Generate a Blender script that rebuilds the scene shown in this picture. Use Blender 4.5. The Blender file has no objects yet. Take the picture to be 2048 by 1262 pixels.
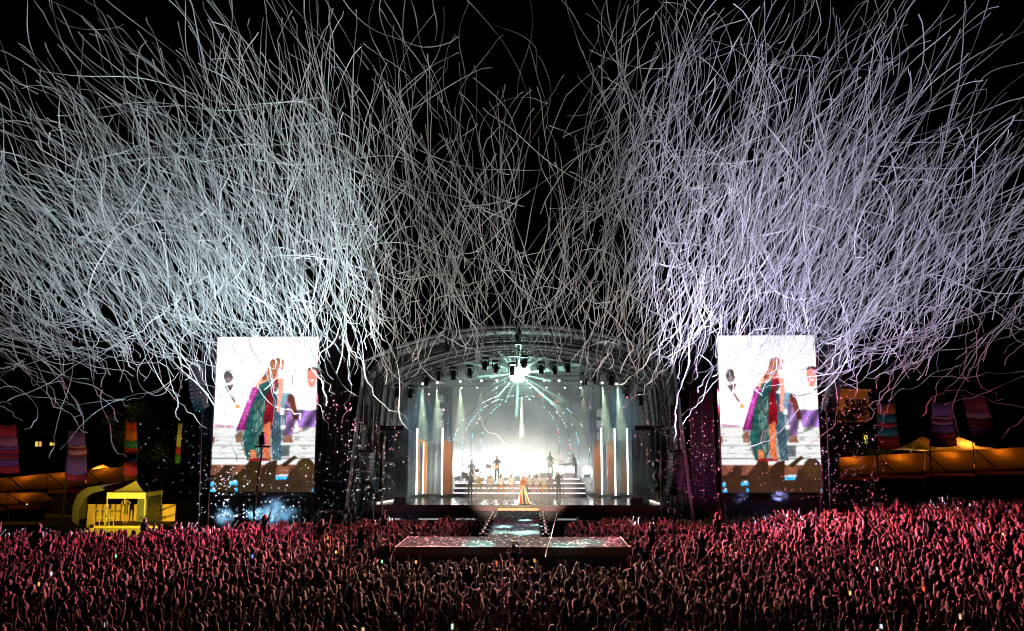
import bpy, math, random
import numpy as np
from mathutils import Vector, Matrix
R_ = math.radians
rng = random.Random(7)
nrg = np.random.default_rng(7)
S = bpy.context.scene
COL = S.collection

# ------------------------------------------------------------------ camera
CAM = Vector((0.77, 0.0, 6.4))
FPX = 1700.0
PITCH = math.atan(244 / FPX)
YAW = math.atan(38 / FPX)                      # stage axis is a little right of the picture centre
Fv = Vector((-math.sin(YAW) * math.cos(PITCH), math.cos(YAW) * math.cos(PITCH), math.sin(PITCH)))
Rv = Vector((math.cos(YAW), math.sin(YAW), 0))
Uv = Rv.cross(Fv)
cd = bpy.data.cameras.new("camera")
cam = bpy.data.objects.new("camera", cd)
COL.objects.link(cam)
cam.matrix_world = Matrix(((Rv.x, Uv.x, -Fv.x, CAM.x), (Rv.y, Uv.y, -Fv.y, CAM.y), (Rv.z, Uv.z, -Fv.z, CAM.z), (0, 0, 0, 1)))
cd.sensor_width = 36
cd.lens = FPX / 2048 * 36
cd.clip_end = 2000
S.camera = cam

def at(px, py, Y):
    d = Fv * FPX + Rv * (px - 1024) + Uv * (631 - py)
    return CAM + d * ((Y - CAM.y) / d.y)

def project(p):
    v = Vector(p) - CAM
    k = v.dot(Fv)
    return 1024 + FPX * v.dot(Rv) / k, 631 - FPX * v.dot(Uv) / k

# ------------------------------------------------------------------ world: night
W = bpy.data.worlds.new("World")
S.world = W
W.use_nodes = True
nt = W.node_tree
sky = nt.nodes.new("ShaderNodeTexSky")
sky.sky_type = 'NISHITA'
sky.sun_disc = False
sky.sun_elevation = R_(-8)
sky.sun_rotation = R_(200)
nt.links.new(sky.outputs[0], nt.nodes["Background"].inputs[0])
nt.nodes["Background"].inputs[1].default_value = 0.012

S.view_settings.view_transform = 'Standard'
S.view_settings.look = 'None'
S.view_settings.exposure = 0.0
S.view_settings.gamma = 1.0
S.view_settings.use_curve_mapping = False
S.render.engine = 'CYCLES'
cy = S.cycles
cy.max_bounces = 5
cy.diffuse_bounces = 0
cy.glossy_bounces = 3
cy.transmission_bounces = 3
cy.volume_bounces = 1
cy.transparent_max_bounces = 6
cy.sample_clamp_indirect = 4.0
cy.sample_clamp_direct = 0.0
cy.use_light_tree = True
cy.filter_width = 1.1
cy.use_denoising = True
cy.denoiser = 'OPENIMAGEDENOISE'
cy.denoising_input_passes = 'RGB_ALBEDO_NORMAL'
cy.caustics_reflective = False
cy.caustics_refractive = False

# ------------------------------------------------------------------ lamps of the show (some are added fill without a fixture)
def spot(name, loc, target, power, col, cone, blend=0.4, size=0.15):
    ld = bpy.data.lights.new(name, 'SPOT')
    ld.energy = power
    ld.color = col
    ld.spot_size = R_(cone)
    ld.spot_blend = blend
    ld.shadow_soft_size = size
    o = bpy.data.objects.new(name, ld)
    COL.objects.link(o)
    o.location = loc
    d = Vector(target) - Vector(loc)
    o.rotation_euler = d.to_track_quat('-Z', 'Y').to_euler()
    return o

def point(name, loc, power, col, size=0.1):
    ld = bpy.data.lights.new(name, 'POINT')
    ld.energy = power
    ld.color = col
    ld.shadow_soft_size = size
    o = bpy.data.objects.new(name, ld)
    COL.objects.link(o)
    o.location = loc
    return o

# pit-floor washes and added pole lamps that light the streamers from below
for i, (x, y, tx, ty, tz, p, c, cone) in enumerate([
    (-15.5, 51.5, -14, 36, 16, 15000, (.50, .82, 1.0), 115), (-25, 51.5, -27, 36, 16, 15000, (.58, .82, 1.0), 110),
    (-7.5, 50.2, -7, 38, 18, 6000, (.98, .96, .88), 110),
    (15.5, 51.5, 14, 36, 16, 15000, (.55, .50, 1.0), 115), (25, 51.5, 27, 36, 16, 15000, (.52, .50, 1.0), 110),
    (7.5, 50.2, 7, 38, 18, 6000, (.98, .92, .86), 110),
    (-6.1, 33.1, -17, 44, 20, 26000, (.72, .90, 1.0), 68), (6.1, 33.1, 17, 44, 20, 26000, (.70, .65, 1.0), 68),
    (-5.9, 33.1, -5, 44, 21, 5500, (1.0, .94, .84), 64), (5.9, 33.1, 5, 44, 21, 5500, (1.0, .92, .84), 64)]):
    spot("wash_lamp", (x, y, 3.9 if y < 40 else 1.0), (tx, ty, tz), p, c, cone, 0.6, 0.2)
# unseen fill lamps added behind the camera, aimed above the crowd at the streamers
for x, tx, c in ((-4, -22, (.90, .93, 1.0)), (4, 22, (.86, .83, 1.0))):
    spot("streamer_fill", (x, -4, 9.5), (tx, 34, 30), 36000, c, 56, 0.5, 0.3)
# follow spot on the singer
spot("follow_spot", (0.8, -6, 11.5), (0.1, 52.6, 3.2), 85000, (1.0, .84, .60), 2.2, 0.25, 0.2)
spot("choir_wash", (-1, -6, 12.5), (0.1, 58.5, 3.5), 330000, (1.0, .78, .58), 7.0, 0.4, 0.2)
# crowd washes from the roof front and the screen towers
for x, y, z, tx, ty, p, c, cone in [
    (-9.2, 50.8, 9.0, -16, 38, 13000, (1.0, .11, .26), 75), (9.2, 50.8, 9.0, 15, 38, 30000, (1.0, .14, .26), 75),
    (-11.9, 53.2, 9.0, -22, 36, 13000, (1.0, .14, .34), 85), (11.9, 53.2, 9.0, 24, 40, 34000, (1.0, .15, .29), 85),
    (-6, 51.2, 10.0, -6, 44, 5000, (1.0, .14, .24), 70), (6, 51.2, 10.0, 6, 44, 6500, (1.0, .11, .24), 70),
    (-5, 51.0, 8.5, -9, 16, 24000, (1.0, .34, .32), 60), (5, 51.0, 8.5, 9, 16, 26000, (1.0, .27, .28), 60),
    (0, 51.0, 8.5, 0, 16, 19000, (1.0, .66, .40), 45)]:
    spot("crowd_wash", (x, y, z), (tx, ty, 1.7), p, c, cone, 0.7, 0.25)

spot("platform_fill", (0, 53.4, 11.4), (0, 38.5, 2.0), 9000, (.62, .86, 1.0), 28, .6, .1)  # added cool fill offsetting the pink on the cross platform
for sx in (-1, 1):
    spot("panel_fill", (sx * 5.2, 54.6, 8.6), (sx * 5.6, 59.5, 4.2), 1300, (1, .55, .22), 34, .7, .1)  # added amber fill that warms the copper panels
    spot("curtain_fill", (sx * 6.6, 56.5, 9.6), (sx * 7.0, 64.6, 4.2), 1500, (.16, .52, .85), 60, .8, .1)  # added blue fill that tints the side curtains
# ------------------------------------------------------------------ materials
MATS = {}
def mat(name, col, rough=0.6, metal=0.0, var=0.18, scale=6.0, bump=0.0, spec=0.5):
    if name in MATS: return MATS[name]
    m = bpy.data.materials.new(name)
    m.use_nodes = True
    n = m.node_tree
    b = n.nodes["Principled BSDF"]
    tc = n.nodes.new("ShaderNodeTexCoord")
    nz = n.nodes.new("ShaderNodeTexNoise")
    nz.inputs["Scale"].default_value = scale
    nz.inputs["Detail"].default_value = 4
    n.links.new(tc.outputs["Object"], nz.inputs["Vector"])
    mx = n.nodes.new("ShaderNodeMix")
    mx.data_type = 'RGBA'
    mx.inputs[6].default_value = (*[max(0, c * (1 - var)) for c in col], 1)
    mx.inputs[7].default_value = (*[min(1, c * (1 + var)) for c in col], 1)
    n.links.new(nz.outputs["Fac"], mx.inputs[0])
    n.links.new(mx.outputs[2], b.inputs["Base Color"])
    b.inputs["Roughness"].default_value = rough
    b.inputs["Metallic"].default_value = metal
    b.inputs["Specular IOR Level"].default_value = spec
    if bump:
        bp = n.nodes.new("ShaderNodeBump")
        bp.inputs["Strength"].default_value = bump
        n.links.new(nz.outputs["Fac"], bp.inputs["Height"])
        n.links.new(bp.outputs[0], b.inputs["Normal"])
    MATS[name] = m
    return m

def emis(name, col, st):
    if name in MATS: return MATS[name]
    m = bpy.data.materials.new(name)
    m.use_nodes = True
    b = m.node_tree.nodes["Principled BSDF"]
    b.inputs["Base Color"].default_value = (.02, .02, .02, 1)
    b.inputs["Emission Color"].default_value = (*col, 1)
    b.inputs["Emission Strength"].default_value = st
    MATS[name] = m
    return m

def attr_mat(name, rough, emit=0.0):
    m = bpy.data.materials.new(name)
    m.use_nodes = True
    n = m.node_tree
    b = n.nodes["Principled BSDF"]
    a = n.nodes.new("ShaderNodeAttribute")
    a.attribute_name = "Col"
    if emit:
        b.inputs["Base Color"].default_value = (.01, .01, .01, 1)
        n.links.new(a.outputs["Color"], b.inputs["Emission Color"])
        b.inputs["Emission Strength"].default_value = emit
    else:
        nz = n.nodes.new("ShaderNodeTexNoise")
        nz.inputs["Scale"].default_value = 20
        mp = n.nodes.new("ShaderNodeMapRange")
        mp.inputs[3].default_value = .75
        mp.inputs[4].default_value = 1.2
        n.links.new(nz.outputs["Fac"], mp.inputs[0])
        mu = n.nodes.new("ShaderNodeMix")
        mu.data_type = 'RGBA'
        mu.blend_type = 'MULTIPLY'
        mu.inputs[0].default_value = 1
        n.links.new(a.outputs["Color"], mu.inputs[6])
        n.links.new(mp.outputs[0], mu.inputs[7])
        n.links.new(mu.outputs[2], b.inputs["Base Color"])
    b.inputs["Roughness"].default_value = rough
    if not emit:
        b.inputs['Sheen Weight'].default_value = .22
        b.inputs['Sheen Roughness'].default_value = .35
        b.inputs['Specular IOR Level'].default_value = .25
    MATS[name] = m
    return m

M_BLACK = mat("black_metal", (.018, .018, .02), .45, .3)
M_ALU = mat("aluminium", (.42, .43, .45), .35, .8, .1)
M_DALU = mat("dark_truss", (.035, .035, .04), .6, .3, .15)
M_FIX = mat("fixture_black", (.022, .022, .024), .35, .2)
M_SKIN_P = mat("membrane", (.13, .13, .127), .65, 0, .12, 1.5, .1)
M_DRAPE = mat("navy_drape", (.035, .075, .11), .85, 0, .3, 3, .2)
M_BACK = mat("grey_backdrop", (.20, .22, .21), .9, 0, .25, .8, .1)
M_DECK = mat("glossy_deck", (.075, .085, .078), .22, 0, .5, 5, .04)
M_FASCIA = mat("stage_fascia", (.012, .010, .012), .6)
M_WOOD = mat("orange_wood", (.62, .24, .08), .35, 0, .25, 2, .05)
M_STEP = mat("riser_black", (.03, .03, .032), .3)
M_SCRIM = mat("black_scrim", (.030, .026, .040), .8, 0, .3, 2)
M_SPK = mat("speaker_grey", (.17, .16, .18), .85, .1, .15)
M_SPKD = mat("speaker_grille", (.02, .02, .02), .6)
M_GRASS = mat("trampled_grass", (.035, .04, .02), .95, 0, .5, 1.2, .4)
M_TUBE = emis("white_tube", (1, .98, .97), 4)
M_TUBE2 = emis("dim_tube", (.75, .85, 1), .55)
M_LED = emis("step_led", (1, .86, .93), 2.0)
M_LENS = emis("lens_white", (.92, 1, .88), 5)
M_LENSB = emis("blinder_white", (1, .97, .95), 14)
M_BURST = emis("burst_lens", (.72, 1, .92), 60)
M_GLASS = mat("dark_lens", (.03, .03, .035), .08)

# ------------------------------------------------------------------ mesh builder
ORG = {}
class MB:
    def __init__(s):
        s.v = []; s.f = []; s.m = []
    def add(s, vs, fs, mi=0):
        o = len(s.v)
        s.v += [tuple(v) for v in vs]
        s.f += [tuple(i + o for i in f) for f in fs]
        s.m += [mi] * len(fs)
        return s
    def box(s, x0, x1, y0, y1, z0, z1, mi=0):
        return s.add([(x0, y0, z0), (x1, y0, z0), (x1, y1, z0), (x0, y1, z0), (x0, y0, z1), (x1, y0, z1), (x1, y1, z1), (x0, y1, z1)],
                     [(0, 3, 2, 1), (4, 5, 6, 7), (0, 1, 5, 4), (1, 2, 6, 5), (2, 3, 7, 6), (3, 0, 4, 7)], mi)
    def obox(s, c, ax, ay, az, mi=0):
        c, ax, ay, az = Vector(c), Vector(ax), Vector(ay), Vector(az)
        vs = [c + ax * a + ay * b + az * d for d in (-1, 1) for a, b in ((-1, -1), (1, -1), (1, 1), (-1, 1))]
        return s.add(vs, [(0, 3, 2, 1), (4, 5, 6, 7), (0, 1, 5, 4), (1, 2, 6, 5), (2, 3, 7, 6), (3, 0, 4, 7)], mi)
    def tube(s, pts, r, n=6, mi=0, cap=True):
        pts = [Vector(p) for p in pts]
        k = len(pts)
        rs = r if isinstance(r, (list, tuple)) else [r] * k
        vs = []
        for i, p in enumerate(pts):
            t = (pts[min(i + 1, k - 1)] - pts[max(i - 1, 0)]).normalized()
            a = Vector((0, 0, 1)) if abs(t.z) < .9 else Vector((0, 1, 0))
            u = t.cross(a).normalized(); w = t.cross(u)
            for j in range(n):
                q = 2 * math.pi * (j + .5) / n
                vs.append(p + (u * math.cos(q) + w * math.sin(q)) * rs[i])
        fs = [(i * n + j, i * n + (j + 1) % n, (i + 1) * n + (j + 1) % n, (i + 1) * n + j) for i in range(k - 1) for j in range(n)]
        if cap:
            fs += [tuple(range(n)), tuple(range((k - 1) * n, k * n))[::-1]]
        return s.add(vs, fs, mi)
    def lathe(s, c, prof, n=12, axis=(0, 0, 1), mi=0, sx=1, sy=1):
        c = Vector(c); t = Vector(axis).normalized()
        a = Vector((1, 0, 0)) if abs(t.x) < .9 else Vector((0, 1, 0))
        u = (a - t * a.dot(t)).normalized(); w = t.cross(u)
        vs = []
        for r, h in prof:
            for j in range(n):
                q = 2 * math.pi * j / n
                vs.append(c + t * h + (u * math.cos(q) * sx + w * math.sin(q) * sy) * r)
        k = len(prof)
        fs = [(i * n + j, i * n + (j + 1) % n, (i + 1) * n + (j + 1) % n, (i + 1) * n + j) for i in range(k - 1) for j in range(n)]
        fs += [tuple(range(n))[::-1], tuple(range((k - 1) * n, k * n))]
        return s.add(vs, fs, mi)
    def prism(s, poly, y0, y1, mi=0):            # polygon in XZ extruded along Y
        n = len(poly)
        vs = [(x, y0, z) for x, z in poly] + [(x, y1, z) for x, z in poly]
        fs = [tuple(range(n)), tuple(range(n, 2 * n))[::-1]] + [(i, i + n, (i + 1) % n + n, (i + 1) % n) for i in range(n)]
        return s.add(vs, fs, mi)
    def build(s, name, mats, parent=None, smooth=False, origin=None):
        me = bpy.data.meshes.new(name)
        if origin is None:
            a = np.array(s.v)
            origin = ((a[:, 0].min() + a[:, 0].max()) / 2, (a[:, 1].min() + a[:, 1].max()) / 2, a[:, 2].min())
        origin = Vector(origin)
        me.from_pydata([(v[0] - origin.x, v[1] - origin.y, v[2] - origin.z) for v in s.v], [], s.f)
        for m in (mats if isinstance(mats, (list, tuple)) else [mats]):
            me.materials.append(m)
        me.polygons.foreach_set("material_index", s.m)
        if smooth: me.polygons.foreach_set("use_smooth", [True] * len(s.f))
        me.update()
        o = bpy.data.objects.new(name, me)
        COL.objects.link(o)
        if parent:
            o.parent = parent
            o.location = origin - ORG[parent]
        else:
            o.location = origin
        ORG[o] = origin
        return o

def tag(o, label=None, cat=None, group=None, kind=None):
    if label: o["label"] = label
    if cat: o["category"] = cat
    if group: o["group"] = group
    if kind: o["kind"] = kind
    return o

def thing(name, label, cat, loc, group=None):
    o = bpy.data.objects.new(name, None)
    COL.objects.link(o)
    o.empty_display_size = .3
    o.location = loc
    ORG[o] = Vector(loc)
    return tag(o, label, cat, group)

def ordn(i):
    return ["first", "second", "third", "fourth", "fifth", "sixth", "seventh", "eighth", "ninth", "tenth", "eleventh", "twelfth",
            "thirteenth", "fourteenth", "fifteenth", "sixteenth", "seventeenth", "eighteenth", "nineteenth", "twentieth"][i] if i < 20 else f"{i + 1}th"

# ------------------------------------------------------------------ ground (rises gently on the right)
def sstep(a, b, x):
    t = min(1, max(0, (x - a) / (b - a)))
    return t * t * (3 - 2 * t)
def gz(x, y):
    return 1.15 * sstep(9, 30, x) * sstep(24, 46, y) - .25 * sstep(12, 30, -x) * sstep(30, 46, y)
g = MB()
xs = [-300, -120, -60] + list(range(-48, 49, 3)) + [60, 120, 300]
ys = [-60, -20, 0, 10] + list(range(16, 80, 3)) + [100, 140, 260, 420]
g.add([(x, y, gz(x, y)) for y in ys for x in xs], [(j * len(xs) + i, j * len(xs) + i + 1, (j + 1) * len(xs) + i + 1, (j + 1) * len(xs) + i)
      for j in range(len(ys) - 1) for i in range(len(xs) - 1)])
tag(g.build("ground", M_GRASS, smooth=True, origin=(0, 0, 0)), kind="structure")

# ------------------------------------------------------------------ stage deck, runway, cross platform
ZS, ZT = 2.4, 2.12
st = thing("main_stage", "wide black concert stage with glossy wet-looking deck under the arched roof", "stage", (0, 52, 0))
MB().box(-9.4, 9.4, 52.0, 67.5, ZS - .12, ZS).build("deck", M_DECK, st)
MB().box(-9.4, 9.4, 51.97, 52.06, ZS - .36, ZS - .125).build("fascia", mat("maroon_fascia", (.10, .02, .03), .5), st)
MB().box(-9.3, 9.3, 52.1, 52.2, 0, ZS - .37).build("skirt", M_FASCIA, st)
for sx in (-1, 1):
    MB().box(sx * 9.42 - .03, sx * 9.42 + .03, 52.1, 67, 0, ZS - .13).build("skirt", M_FASCIA, st)
# wing decks
for sx in (-1, 1):
    MB().box(min(sx * 9.45, sx * 12.2), max(sx * 9.45, sx * 12.2), 52.6, 58, 1.9, 2.05).build("wing_deck", M_DECK, st)
for k, x in enumerate((-8.2, -6.1, -4.0, -2.5, 2.3, 3.8, 6.0, 8.1)):
    tag(MB().box(x - .75, x + .75, 51.2, 51.85, 0, .35).box(x - .72, x + .72, 51.25, 51.8, .35, 1.55).box(x - .70, x + .70, 51.22, 51.248, .42, 1.5).build(
        "subwoofer", [M_SPKD]), f"black subwoofer cabinet under the stage lip, {ordn(k)} from the left", "speaker", "subwoofers in the pit")
for k, x in enumerate((-7.6, -5.3, -3.1, 2.9)):
    f = thing("light_batten", f"low white light batten in front of the stage, {ordn(k)} from the left", "light", (x, 51.5, 1.56), "pit light battens")
    MB().box(x - .62, x + .62, 51.3, 51.6, 1.56, 1.68).build("housing", M_BLACK, f)
    MB().box(x - .6, x + .6, 51.285, 51.298, 1.58, 1.67).build("diffuser", emis("batten_dim", (.8, .85, .9), .35), f)

rw = thing("runway", "grey catwalk running from the stage to the cross platform", "catwalk", (0, 45, 0))
M_DECK2 = mat("worn_deck", (.075, .088, .098), .95, 0, .6, 7, .08, 0.0)
MB().box(-1.16, 1.16, 38.0, 51.9, ZT - .12, ZT).build("deck", M_DECK2, rw)
MB().box(-1.20, 1.20, 51.3, 51.95, ZT + .004, ZT + .16).build("step", M_WOOD, rw)
for sx in (-1, 1):
    MB().box(sx * 1.13 - .02, sx * 1.13 + .02, 38.0, 51.9, 0, ZT - .125).build("skirt", M_FASCIA, rw)
cp = thing("cross_platform", "long black T-shaped end platform reaching into the crowd", "platform", (0, 36, 0))
MB().box(-4.6, 4.62, 34.5, 37.99, ZT - .115, ZT + .003).build("deck", M_DECK2, cp)
MB().box(-4.6, 4.62, 34.46, 34.498, ZT - .3, ZT + .012).build("edge_trim", mat("edge_trim", (.05, .03, .035), .4), cp)
MB().box(-4.5, 4.52, 34.55, 37.9, 0, ZT - .12).build("skirt", M_FASCIA, cp)
for sx in (-1, 1):
    MB().box(sx * 4.61 - .01 + .01, sx * 4.61 + .03, 34.5, 37.98, ZT - .3, ZT + .012).build("edge_trim", MATS["edge_trim"], cp)
# pools of light thrown on the runway by roof spots
for x, y, p, cone in ((-.55, 42.2, 9000, 1.9), (.35, 39.6, 14000, 2.2), (.75, 39.9, 12000, 1.8), (-.6, 39.8, 9000, 1.7), (.45, 45.5, 8000, 2.0),
                   (-1.4, 35.2, 9000, 2.3), (2.2, 34.9, 6000, 2.2), (3.2, 36.2, 6000, 2.0), (1.0, 43.0, 6000, 1.6)):
    spot("pool_lamp", (x * .4, 53.5, 11.3), (x, y, ZT), p * 13, (.45, 1, .78), cone * 1.9, .5, .06)

# runway edge lamps
k = 0
for sx in (-1, 1):
    for j in range(7):
        y = 39.6 + j * 1.7
        x = sx * 1.42
        f = thing("edge_lamp", f"small floor lamp beside the runway, {ordn(j)} from the cross platform on the {'left' if sx < 0 else 'right'}", "lamp", (x, y, ZT - .1), "lamps along the runway")
        MB().box(x - .2, x + .2, y - .1, y + .1, ZT - .45, ZT - .05).build("body", M_FIX, f)
        MB().tube([(x, y, ZT - .05), (x, y, ZT + .16)], .09, 8).build("lamp_head", M_FIX, f)
        MB().lathe((x, y - .095, ZT + .06), [(.001, -.004), (.055, -.004), (.055, .004), (.001, .004)], 8, (0, 1, 0)).build("lens", emis("dim_pink_lens", (1, .5, .5), .6), f)

# ------------------------------------------------------------------ arched roof
def arch(a, zk, h, n_arc=22, lean=.05, z0=0.0):
    """half width a at the base, kink at zk, apex h -> list of (x, z) left to right"""
    xk = a - lean * zk * 2
    left = [(-a, z0), (-(a - (a - xk) * .33), zk * .33), (-(a - (a - xk) * .66), zk * .66), (-xk, zk)]
    mid = []
    for i in range(1, n_arc):
        t = -1 + 2 * i / n_arc
        mid.append((xk * t, zk + (h - zk) * (1 - abs(t) ** 2.1)))
    right = [(-x, z) for x, z in left[::-1]]
    return left + mid + right
zap = at(1037, 652, 51.5).z
zkk = at(735, 722, 51.5).z
A_out = arch(10.45, zkk, zap)
A_in = arch(9.55, zkk - 1.0, zap - 1.05)
B_out = arch(9.9, zkk - 1.0, zap - .7)
rf = thing("stage_roof", "arched grey stage roof with open lattice trusses along its rim", "stage roof", (0, 59, 0))
YF, YM, YB = 51.5, 54.5, 67.6
MB().tube([(x, YF, z) for x, z in A_out], .11, 6).build("outer_chord", M_ALU, rf)
MB().tube([(x, YF + .05, z) for x, z in A_in], .08, 6).build("inner_chord", M_DALU, rf)
def resample(P, n):
    P = [Vector((p[0], p[1])) for p in P]
    L = [0]
    for a, b in zip(P, P[1:]): L.append(L[-1] + (b - a).length)
    out = []
    for i in range(n + 1):
        d = L[-1] * i / n
        j = max(k for k in range(len(L)) if L[k] <= d + 1e-9)
        j = min(j, len(P) - 2)
        t = (d - L[j]) / (L[j + 1] - L[j])
        out.append(P[j].lerp(P[j + 1], t))
    return out
NB = 46
ro, ri = resample(A_out, NB), resample(A_in, NB)
for i in range(NB):
    a, b = (ro[i], ri[i + 1]) if i % 2 else (ri[i], ro[i + 1])
    MB().tube([(a.x, YF + .02, a.y), (b.x, YF + .03, b.y)], .038, 4).build("brace", M_DALU, rf)
# second rib behind, linked by lattice at the side columns
C_out = [(x * .955, z * .965) for x, z in A_out]
MB().tube([(x, YM, z) for x, z in C_out], .10, 6).build("rear_chord", M_DALU, rf)
rc = resample(C_out, NB)
for i in range(0, NB):
    a, b = (ri[i], rc[i + 1]) if i % 2 else (rc[i], ri[i + 1])
    ya, yb = (YF + .05, YM) if i % 2 else (YM, YF + .05)
    MB().tube([(a.x, ya, a.y), (b.x, yb, b.y)], .04, 4).build("brace", M_DALU, rf)
# black node blocks at the joints of the rim
for i in (9, 14, 18, 23, 28, 32, 37):
    MB().obox(((ro[i].x + ri[i].x) / 2, YF - .06, (ro[i].y + ri[i].y) / 2), (.17, 0, 0), (0, .15, 0), (0, 0, .62)).build("hinge_block", M_BLACK, rf)
# membrane panels, each between two purlins
NPAN, NL = 7, 24
po, pb = resample([(x * .985, z * .992) for x, z in A_out], NL), resample(B_out, NL)
for k in range(NPAN):
    t0, t1 = k / NPAN + .004, (k + 1) / NPAN - .004
    m = MB()
    vs = []
    for t in (t0, t1):
        for a, b in zip(po, pb):
            q = a.lerp(b, t)
            vs.append((q.x, YF + .15 + (YB - YF) * t, q.y))
    n = NL + 1
    m.add(vs, [(i, i + 1, n + i + 1, n + i) for i in range(NL)])
    o = m.build("roof_panel", M_SKIN_P, rf, smooth=True)
    so = o.modifiers.new("s", 'SOLIDIFY'); so.thickness = .03
    if k:
        t = k / NPAN
        MB().tube([(a.lerp(b, t).x * .985, YF + .15 + (YB - YF) * t, a.lerp(b, t).y * .985) for a, b in zip(po, pb)], .07, 5).build("purlin", M_DALU, rf)
for i in (6, 8, 10, 12, 14, 16, 18):
    a, b = po[i], pb[i]
    MB().tube([(a.x * .98, YF + .3, a.y * .98), (b.x * .98, YB - .1, b.y * .98)], .05, 5).build("rafter", M_DALU, rf)
# side column bracing in front of the skin
for sx in (-1, 1):
    for k in range(9):
        z0, z1 = .4 + k * 1.2, .4 + (k + 1) * 1.2
        x0 = 10.4 - .10 * z0; x1 = 10.4 - .10 * z1
        i0 = 9.1 - .06 * z0; i1 = 9.1 - .06 * z1
        MB().tube([(sx * x0, YF - .05, z0), (sx * i1, YF + 1.4, z1)], .035, 4).build("brace", M_DALU, rf)
        MB().tube([(sx * i0, YF + 1.4, z0), (sx * x1, YF - .05, z1)], .035, 4).build("brace", M_DALU, rf)
    MB().tube([(sx * 9.1, YF + 1.4, 0), (sx * 8.4, YF + 1.4, 11.2)], .06, 6).build("inner_post", M_DALU, rf)
    MB().tube([(sx * 10.0, YF + .3, 0), (sx * 9.25, YF + .5, 11.6)], .05, 6).build("inner_post", M_DALU, rf)

# backdrop and curtains
bd = MB()
n = 40
bp_ = resample(B_out, n)
bd.prism([(p.x * .98, p.y * .985) for p in bp_], 67.0, 67.1)
tag(bd.build("backdrop", M_BACK), "tall grey-green cloth backdrop closing the rear of the stage", "backdrop")
def curtain(x0, x1, y, z0, z1, label, m=M_DRAPE, amp=.09, wl=.42):
    b = MB()
    nx = max(6, int(abs(x1 - x0) / .07))
    nz = 6
    vs = []
    for j in range(nz + 1):
        for i in range(nx + 1):
            x = x0 + (x1 - x0) * i / nx
            z = z0 + (z1 - z0) * j / nz
            vs.append((x, y + amp * math.sin(x / wl * 2 * math.pi + .5 * math.sin(j)) + .03 * math.sin(x * 31), z))
    b.add(vs, [(j * (nx + 1) + i, j * (nx + 1) + i + 1, (j + 1) * (nx + 1) + i + 1, (j + 1) * (nx + 1) + i) for j in range(nz) for i in range(nx)])
    o = b.build("curtain", m, smooth=True)
    return tag(o, label, "curtain", "stage curtains")
for sx, side in ((-1, "left"), (1, "right")):
    curtain(sx * 8.9, sx * 5.2, 64.6, ZS, 10.2, f"dark blue pleated curtain on the {side} of the backdrop behind the light tubes")
    curtain(sx * 9.2, sx * 7.6, 58.5, ZS, 7.0, f"navy curtain hanging at the {side} wing of the stage", M_DRAPE)
    curtain(sx * 9.7, sx * 8.6, 54.6, ZS, 6.8, f"grey-brown curtain nearest the front at the {side} wing", mat("taupe_drape", (.22, .17, .12), .85, 0, .2, 3, .2))
    hb = MB().box(min(sx * 10.0, sx * 7.3), max(sx * 10.0, sx * 7.3), 54.2, 54.4, 6.85, 7.15)
    tag(hb.build("curtain_rail", M_BLACK), f"black rail carrying the wing curtains on the {side}", "rail", "curtain rails")

# ------------------------------------------------------------------ hanging moving lights on the curved front truss
tr = thing("lighting_truss", "curved black lighting truss hung inside the arch mouth", "truss", (0, 54, 8))
def ty_(px): return 712 + 58 * (abs(px - 1037) / 240) ** 2
tp = [at(px, ty_(px), 54.0) for px in range(790, 1287, 16)]
for dz, dy in ((0, -.2), (0, .2), (.35, 0)):
    MB().tube([(p.x, p.y + dy, p.z + dz) for p in tp], .045, 5).build("chord", M_BLACK, tr)
for i, (a, b) in enumerate(zip(tp, tp[1:])):
    MB().tube([(a.x, a.y - .2, a.z), ((a.x + b.x) / 2, a.y, (a.z + b.z) / 2 + .35), (b.x, b.y - .2, b.z)], .025, 4).build("brace", M_BLACK, tr)
for p in (tp[3], tp[10], tp[-11], tp[-4]):
    MB().tube([(p.x, p.y, p.z + .3), (p.x, p.y, p.z + 1.6)], .03, 5).build("hoist_chain", M_BLACK, tr)

BEAMS = []
def moving_head(loc, aim, label, group, sc=1.0, lens=None):
    p = Vector(loc)
    t = thing("moving_head_light", label, "stage light", p, group)
    MB().box(p.x - .2 * sc, p.x + .2 * sc, p.y - .16 * sc, p.y + .16 * sc, p.z - .16 * sc, p.z).build("base", M_FIX, t)
    for sx in (-1, 1):
        MB().box(p.x + sx * .23 * sc - .03, p.x + sx * .23 * sc + .03, p.y - .06 * sc, p.y + .06 * sc, p.z - .58 * sc, p.z - .05 * sc).build("yoke_arm", M_FIX, t)
    c = Vector((p.x, p.y, p.z - .5 * sc))
    d = (Vector(aim) - c).normalized()
    MB().lathe(c - d * .3 * sc, [(.06 * sc, 0), (.15 * sc, .04 * sc), (.19 * sc, .25 * sc), (.17 * sc, .5 * sc), (.19 * sc, .62 * sc)], 10, d).build("head", M_FIX, t, smooth=True)
    MB().lathe(c + d * .322 * sc, [(.15 * sc, 0), (.15 * sc, .012)], 10, d).build("lens", lens or M_GLASS, t)
    return t
NH = 18
for i in range(NH):
    px = 797 + (1279 - 797) * i / (NH - 1) + rng.uniform(-4, 4)
    p = at(px, ty_(px) + 6 + (rng.uniform(-6, 14) if i % 3 else -8), 53.9)
    aim = (p.x + rng.uniform(-1, 1), p.y - 2 + rng.uniform(-1, 2), p.z - 8)
    moving_head(p, aim, f"black moving-head light hanging from the curved truss, {ordn(i)} from the left", "moving lights on the front truss", 1.0)

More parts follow.
